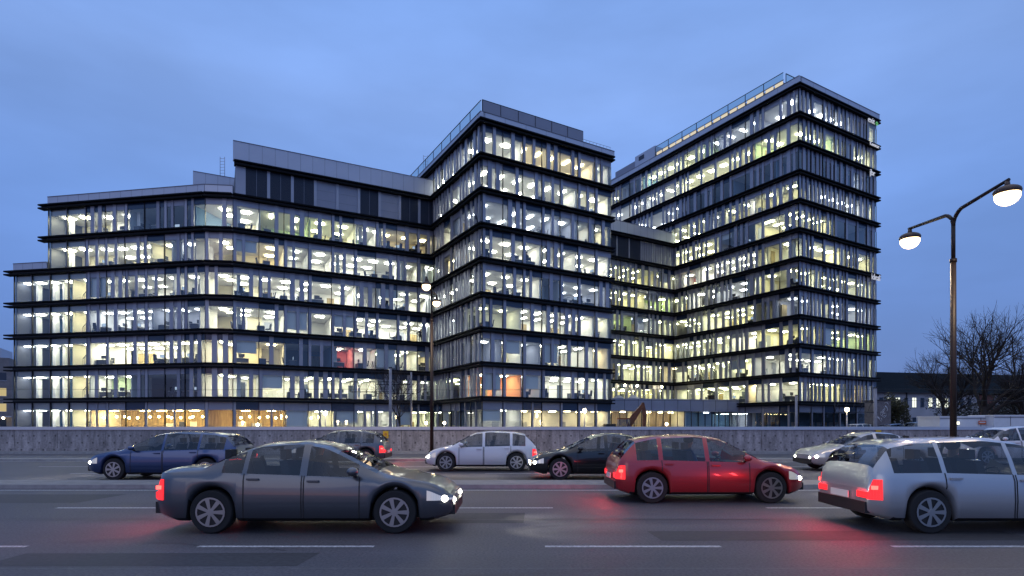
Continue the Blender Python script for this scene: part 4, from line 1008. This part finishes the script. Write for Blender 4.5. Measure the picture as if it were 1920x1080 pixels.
def leafy(name, base, cx, cz, rx, rz, n, lm_, label, cat, seed, trunk=True, droop=0.):
    rg = random.Random(seed); t = thing(name, label, cat, base)
    if trunk:
        m = MB(); m.tube([(0, 0, 0), (.1, 0, cz * .5), (0, 0, cz)], [.22, .16, .06], BARK, 8)
        for k in range(6): a = k * 1.05; m.tube([(0, 0, cz * .5), (rx * .5 * math.cos(a), rx * .5 * math.sin(a), cz + .2 * rz)], [.08, .03], BARK, 5)
        part(m, 'trunk', t, world=False)
    m = MB(); blobs = [(rg.uniform(-.6, .6) * rx, rg.uniform(-.6, .6) * rx * .7, cz + rg.uniform(-.5, .55) * rz, rg.uniform(.3, .5)) for _ in range(14)]
    for k in range(n):
        b = rg.choice(blobs); dv = Vector((rg.gauss(0, 1), rg.gauss(0, 1), rg.gauss(0, 1))).normalized() * rg.uniform(.6, 1.05)
        p = Vector((b[0] + dv.x * rx * b[3], b[1] + dv.y * rx * b[3], b[2] + dv.z * rz * b[3] - droop * rg.random() * abs(dv.x) * rz)); s_ = rg.uniform(.08, .17); a = Vector((rg.uniform(-1, 1), rg.uniform(-1, 1), rg.uniform(-1, 1))).normalized(); c_ = a.orthogonal().normalized()
        if p.z < .1: continue
        m.quad([p - a * s_, p + c_ * s_ * .6, p + a * s_, p - c_ * s_ * .6], lm_)
    part(m, 'crown' if trunk else 'foliage', t, world=False); return t
leafy('willow_tree', tb(1672, 72), 0, 3.6, 2.3, 2.3, 5000, LEAF, 'low rounded brownish-green willow beside the white house', 'tree', 3, True, .9)
for k, (x, D, rx, cz, rz) in enumerate(((1800, 76, 4.5, 3.2, 3.4), (1875, 80, 5, 3, 3.2), (1935, 74, 5, 3.5, 3.8), (1915, 95, 7, 4, 4.2))):
    leafy('bush', tb(x, D), 0, cz, rx, rz, 3600, LEAF2, ('dark bush below the limbs of the spreading bare tree', 'big dark bush behind the tallest bare tree', 'dark bush at the right edge of the photo', 'high dark thicket furthest back on the right')[k], 'bush', 60 + k, False)

# ================================================================ house with dark hip roof, left building
PLAS = mat('pale_plaster', (.42, .41, .44), .9, noise_amt=.12, noise_scale=.5); SLATE = mat('dark_slate', (.010, .016, .022), .95, spec=.05, noise_amt=.2, noise_scale=1, stretch=(1, 1, 6)); BRK = mat('dark_brick', (.16, .07, .06), .85, noise_amt=.25, noise_scale=5)
LITW = emit('lit_window', (.95, 1, .85), 1.3); DARKW = mat('dark_pane', (.02, .03, .05), .1, spec=.6)
hs0 = Vector((px(1560, 0, 88).x, 88)); hs1 = hs0 + Vector((36, 8)); fH = Face(hs0, hs1)
H = thing('house', 'long pale plastered two-storey house with a dark hipped roof, right of the right tower', 'house', (hs0.x, hs0.y, 0))
mb = MB(); fH.box(mb, 0, fH.L - 9, -12, 0, 0, 6.9, PLAS); part(mb, 'wall', H)
mb = MB(); fH.box(mb, fH.L - 9, fH.L - 6, -11, .15, 0, 6.6, BRK); part(mb, 'brick_bay', H)
mb = MB(); fH.box(mb, fH.L - 6, fH.L + 14, -12, 0, 0, 6.6, PLAS); part(mb, 'wall', H)
mb = MB(); Lr = fH.L + 14
ring = [fH.P(-.6, .7, 6.92), fH.P(Lr + .6, .7, 6.92), fH.P(Lr + .6, -12.7, 6.92), fH.P(-.6, -12.7, 6.92)]; r0, r1 = fH.P(14, -6, 10.6), fH.P(Lr - 6, -6, 10.6)
for q in ([ring[0], ring[1], r1, r0], [ring[1], ring[2], r1], [ring[2], ring[3], r0, r1], [ring[3], ring[0], r0], [ring[3], ring[2], ring[1], ring[0]]): mb.quad(q, SLATE)
fH.box(mb, -.6, Lr + .6, .55, .75, 6.75, 6.91, FRAME); ro = part(mb, 'roof', H)
for k in range(17):
    s = 1.2 + k * 1.55
    for z_ in (1.4, 4.5):
        if s > fH.L - 9.6 and s < fH.L - 5.6: continue
        lit = z_ > 3 and (k in (6, 7, 9, 11, 12, 13, 14))
        f_ = MB(); fH.box(f_, s - .42, s + .42, -.02, .06, z_ - .06, z_, PLAS); fH.box(f_, s - .02, s + .02, .02, .05, z_, z_ + 1.5, FRAME)
        g = MB(); fH.box(g, s - .36, s + .36, -.04, .02, z_, z_ + 1.5, LITW if lit else DARKW)
        o = part(f_, 'window', H); part(g, 'pane', o)
mb = MB(); mb.tube([fH.P(13.6, .12, 0), fH.P(13.6, .12, 6.8)], .07, FRAME, 6); part(mb, 'drainpipe', H)

STN = mat('grey_stone', (.20, .19, .20), .9, noise_amt=.2, noise_scale=1)
p0 = px(-140, 0, 112); fG = Face((p0.x, 112), (px(22, 0, 118).x, 118))
Lb = thing('apartment_building', 'dim grey stone building with stepped roof behind the left end of the left wing', 'building', (p0.x, 112, 0))
mb = MB(); fG.box(mb, 0, fG.L, -10, 0, 0, 13.8, STN); part(mb, 'wall', Lb)
mb = MB(); fG.box(mb, 0, fG.L - .5, -9.5, -.5, 13.8, 15.4, STN); fG.box(mb, 0, fG.L - 2, -9, -1, 15.4, 17.4, CLAD); part(mb, 'attic', Lb)
rg = random.Random(9)
for i in range(8):
    for j in range(4):
        s = fG.L - 1.4 - i * 2.1; z_ = 1.3 + j * 3.15; g = MB(); f_ = MB()
        fG.box(f_, s - .65, s + .65, -.02, .05, z_ - .08, z_, CLAD); fG.box(g, s - .55, s + .55, -.05, .02, z_, z_ + 1.6, emit('warm_lit_window', (1, .8, .4), .55) if rg.random() < .4 else DARKW)
        o = part(f_, 'window', Lb); part(g, 'pane', o)
mb = MB(); fG.box(mb, 3, fG.L, .2, 2.2, 3.3, 3.5, CLAD); part(mb, 'canopy', Lb)
for s in (4, 8, 12, 15.5):
    mb = MB(); mb.ball(fG.P(s, 1.3, 3.1), .22, emit('shop_lamp', (1, .8, .5), 20), nu=8, nv=6); part(mb, 'lamp', Lb)

# ================================================================ site cabins, parked cars, excavator
WHT = mat('cabin_white', (.68, .70, .74), .5, noise_amt=.05)
def cabin(x0, x1, D, ztop, label, extra=None):
    a, b = px(x0, 0, D).x, px(x1, 0, D).x; t = thing('site_cabin', label, 'cabin', ((a + b) / 2, D, 0), group='white site cabins behind the wall'); w2 = (b - a) / 2
    m = MB(); m.box(-w2, w2, 0, 2.4, .15, ztop - .1, WHT); part(m, 'wall', t, world=False)
    m = MB(); m.box(-w2 - .05, w2 + .05, -.05, 2.45, ztop - .1, ztop, WHT); part(m, 'roof', t, world=False)
    m = MB(); k = -w2 + 1.2
    while k < w2 - .5: m.box(k, k + .04, -.02, 0, .2, ztop - .12, SEAM); k += 1.9
    m.box(-w2, w2, -.02, 0, ztop - .22, ztop - .17, SEAM); part(m, 'trim', t, world=False)
    return t
cabin(1762, 1862, 44, 2.38, 'long white site cabin behind the wall, right of the near street lamp')
cabin(1864, 1990, 43.2, 2.46, 'white site cabin at the right edge, taller and plainer than its neighbour')
t = thing('warning_sign', 'small orange-red sign on the front of the long white cabin', 'sign', (px(1842, 0, 43.9).x, 43.9, 1.75)); m = MB(); m.box(-.28, .28, 0, .03, 0, .28, mat('sign_red', (.6, .14, .06), .5)); part(m, 'sign_plate', t, world=False)
m = MB(); m.box(-.22, .22, -.006, -.001, .12, .2, WHT); part(m, 'stripe', t, world=False)
t = thing('work_lamp', 'small lit lamp on the long white cabin next to the near street lamp pole', 'lamp', (px(1796, 0, 43.8).x, 43.8, 1.75)); m = MB(); m.box(-.12, .12, 0, .1, 0, .2, emit('work_light', (1, .95, .7), 3)); part(m, 'lens', t, world=False); m = MB(); m.box(-.15, .15, .1, .16, -.03, .23, TRIM); part(m, 'housing', t, world=False)
for k, (x, D, kd, pc, lab) in enumerate(((1712, 58, 'offroad', 'black', 'dark parked off-road car behind the wall, left of the white cabins'), (1684, 60, 'estate', 'blue', 'dark blue parked estate car beside the willow'), (1742, 57, 'hatchback', 'silver', 'silver parked hatchback next to the white site cabins'), (1622, 60, 'estate', 'white', 'white parked estate car beside the concrete mast at the right tower'))):
    c = make_car(kd, P_[pc]); c['label'] = lab; c['group'] = 'cars parked behind the wall'; c.location = ((x - 960) * D / F, D, .35); c.rotation_euler.z = R(20 if k % 2 else 200)
    for ch in list(c.children):
        if ch.type == 'LIGHT': bpy.data.objects.remove(ch)
        elif ch.name.startswith(('tail_light', 'headlight')):
            ch.data.materials.clear(); ch.data.materials.append(mat('unlit_red_lens', (.2, .01, .01), .2) if ch.name.startswith('tail') else mat('unlit_clear_lens', (.5, .5, .52), .15))
mb = MB(); mb.box(px(1600, 0, 60).x, px(1765, 0, 60).x, 54, 63, -.01, .35, GROUND); struct(mb, 'raised_ground')
# graffiti-covered shed
gx = px(1656, 0, 64).x; t = thing('shed', 'grey shed with pale graffiti scrawls between the mast and the willow', 'shed', (gx, 64, 0))
SHD = mat('shed_grey', (.15, .14, .15), .8, noise_amt=.3, noise_scale=3); m = MB(); m.box(-.85, .85, 0, 2, 0, 4.4, SHD); part(m, 'wall', t, world=False)
m = MB(); rg = random.Random(2)
for k in range(7):
    p = Vector((rg.uniform(-.5, .4), -.02, rg.uniform(2.2, 4.0))); m.tube([p + Vector((.25 * math.cos(a_ * 1.3 + k), 0, .3 * math.sin(a_ * 1.1))) for a_ in range(5)], .03, WHT, 4)
part(m, 'graffiti', t, world=False); m = MB(); m.box(-.95, .95, -.1, 2.1, 4.4, 4.5, FRAME); part(m, 'roof', t, world=False)
# excavator
EO = mat('excavator_orange', (.16, .055, .02), .6, noise_amt=.4, noise_scale=3); EB = mat('excavator_dark', (.02, .02, .02), .6)
ex = thing('excavator', 'dark rusty-orange excavator with its arm folded up, in front of the glazed podium', 'excavator', (px(1165, 0, 50).x, 50, 0))
m = MB()
for y in (-.9, .5):
    m.box(-1.1, 1.1, y, y + .42, .12, .62, EB); m.tube([(-1.1, y, .37), (-1.1, y + .42, .37)], .25, EB, 12); m.tube([(1.1, y, .37), (1.1, y + .42, .37)], .25, EB, 12)
part(m, 'track', ex, world=False)
m = MB(); m.box(-1.3, .7, -.85, .85, .72, 1.55, EO); m.box(-1.45, -.6, -.8, .8, .8, 1.8, EB); part(m, 'body', ex, world=False)
m = MB(); m.box(-.35, .6, -.82, 0, 1.55, 2.2, CARG); m.box(-.4, .65, -.86, .04, 2.2, 2.3, EO); part(m, 'cab', ex, world=False)
def beam(pts, wds, y0, y1, m_):
    mb_ = MB()
    for k in range(len(pts) - 1):
        p, q = Vector(pts[k]), Vector(pts[k + 1]); d = (q - p).normalized(); n_ = Vector((-d.y, d.x)); a, b = wds[k], wds[k + 1]
        c0, c1, c2, c3 = p - n_ * a, q - n_ * b, q + n_ * b, p + n_ * a
        mb_.hexa([(c0.x, y0, c0.y), (c1.x, y0, c1.y), (c1.x, y1, c1.y), (c0.x, y1, c0.y), (c3.x, y0, c3.y), (c2.x, y0, c2.y), (c2.x, y1, c2.y), (c3.x, y1, c3.y)], m_)
    return mb_
part(beam([(.5, 1.3), (1.0, 2.3), (1.9, 3.5)], [.16, .26, .13], -.15, .15, EO), 'boom', ex, world=False)
part(beam([(1.85, 3.65), (2.0, 2.6), (1.95, 1.4)], [.10, .17, .10], -.12, .12, EO), 'stick', ex, world=False)
m = beam([(1.95, 1.45), (1.7, .9), (1.3, .7)], [.12, .3, .1], -.35, .35, EB); part(m, 'bucket', ex, world=False)
m = MB(); m.tube([(.9, 0, 1.9), (1.5, 0, 3.25)], .06, RIM, 6); m.tube([(1.25, 0, 2.95), (1.95, 0, 3.1)], .05, RIM, 6); part(m, 'hydraulic_ram', ex, world=False)
# terrace parasols (folded) on the podium
CV = mat('parasol_canvas', (.55, .55, .54), .9)
for k, (x, lab) in enumerate(((1160, 'pale flattened parasol at the left end of the podium terrace'), (1188, 'pale peaked parasol on the podium terrace, second from left'))):
    p = px(x, 752, 80); t = thing('parasol', lab, 'parasol', (p.x, 80, 4.36), group='parasols on the podium terrace'); m = MB(); m.tube([(0, 0, 0), (0, 0, 1.5)], .03, FRAME, 6); part(m, 'pole', t, world=False)
    m = MB(); m.tube([(0, 0, .95), (0, 0, 1.25), (0, 0, 1.55)], [1.15, .5, .03], CV, 8, smooth=False); part(m, 'canopy', t, world=False)

# ================================================================ people in the offices
SKIN = mat('skin', (.45, .28, .2), .6); CLO = mat('dark_clothes', (.02, .022, .03), .9); CLO2 = mat('blue_shirt', (.08, .12, .25), .9)
def person(loc, rz, label, m_, sit=False):
    vsx, ed, rad = [], [], []
    def V(p, r, par=None):
        vsx.append(p); rad.append(r)
        if par is not None: ed.append((par, len(vsx) - 1))
        return len(vsx) - 1
    hz = .50 if sit else .93
    pel = V((0, 0, hz), .14); sp_ = V((0, .02, hz + .25), .13, pel); ch = V((0, 0, hz + .45), .155, sp_); nk = V((0, .01, hz + .60), .055, ch); hd_ = V((0, -.02, hz + .74), .10, nk); V((0, -.02, hz + .82), .085, hd_)
    for s in (-1, 1):
        sh = V((s * .19, 0, hz + .50), .06, ch); el = V((s * .26, -.06 if not sit else -.12, hz + .24), .045, sh); wr_ = V((s * .22, -.26 if sit else -.12, hz + .20 if sit else hz + .0), .033, el); V((s * .2, -.34 if sit else -.15, hz + .21 if sit else hz - .09), .03, wr_)
        hp = V((s * .10, 0, hz - .04), .095, pel)
        if sit: kn = V((s * .12, -.42, .50), .07, hp); an = V((s * .12, -.42, .10), .045, kn)
        else: kn = V((s * .11, -.03 * s, .50), .07, hp); an = V((s * .12, .05 * s, .09), .045, kn)
        V((s * .13, vsx[an][1] - .16, .05), .04, an)
    me = bpy.data.meshes.new('person'); me.from_pydata(vsx, ed, []); o = bpy.data.objects.new('person', me); COL.objects.link(o)
    sm_ = o.modifiers.new('skin', 'SKIN'); ss = o.modifiers.new('sub', 'SUBSURF'); ss.levels = ss.render_levels = 1
    for i, sv in enumerate(me.skin_vertices[0].data): sv.radius = (rad[i], rad[i]); sv.use_root = (i == 0)
    bpy.context.view_layer.update(); me2 = bpy.data.meshes.new_from_object(o.evaluated_get(bpy.context.evaluated_depsgraph_get())); bpy.data.objects.remove(o)
    me2.materials.clear(); me2.materials.append(m_); me2.materials.append(SKIN)
    for p in me2.polygons:
        p.use_smooth = True
        if p.center.z > hz + .62: p.material_index = 1
    o = bpy.data.objects.new('person', me2); COL.objects.link(o); o.location = loc; o.rotation_euler.z = rz; tag(o, label, 'person')
    m = MB(); m.ball((0, .01, hz + .80), .115, CLO, sy=1.05, nu=12, nv=8); h = m.build('hair', o)
    return o
for k, (xp, D, L_, lab) in enumerate(((600, 9.9, -.12, 'driver in dark clothes at the wheel of the grey saloon'), (1310, 13.4, -.12, 'driver in a blue shirt at the wheel of the red hatchback'), (1830, 9.9, -.12, 'driver in dark clothes at the wheel of the silver estate'))):
    person(((xp - 960) * D / F + L_, D + .36, .06), R(90), lab, (CLO, CLO2, CLO)[k], sit=True)
person(fAR.P(fAR.L - 2.0, -.7, zb(2) + .25), R(200), 'person in dark clothes standing at the window near the right end of the left wing', CLO)
person(fAR.P(14.0, -.8, zb(0) + .25), R(90), 'person in a blue shirt standing behind the low windows of the left wing', CLO2)
person(fBR.P(6.2, -.9, zb(4) + .25), R(30), 'person in dark clothes standing in the middle tower, sixth storey', CLO)
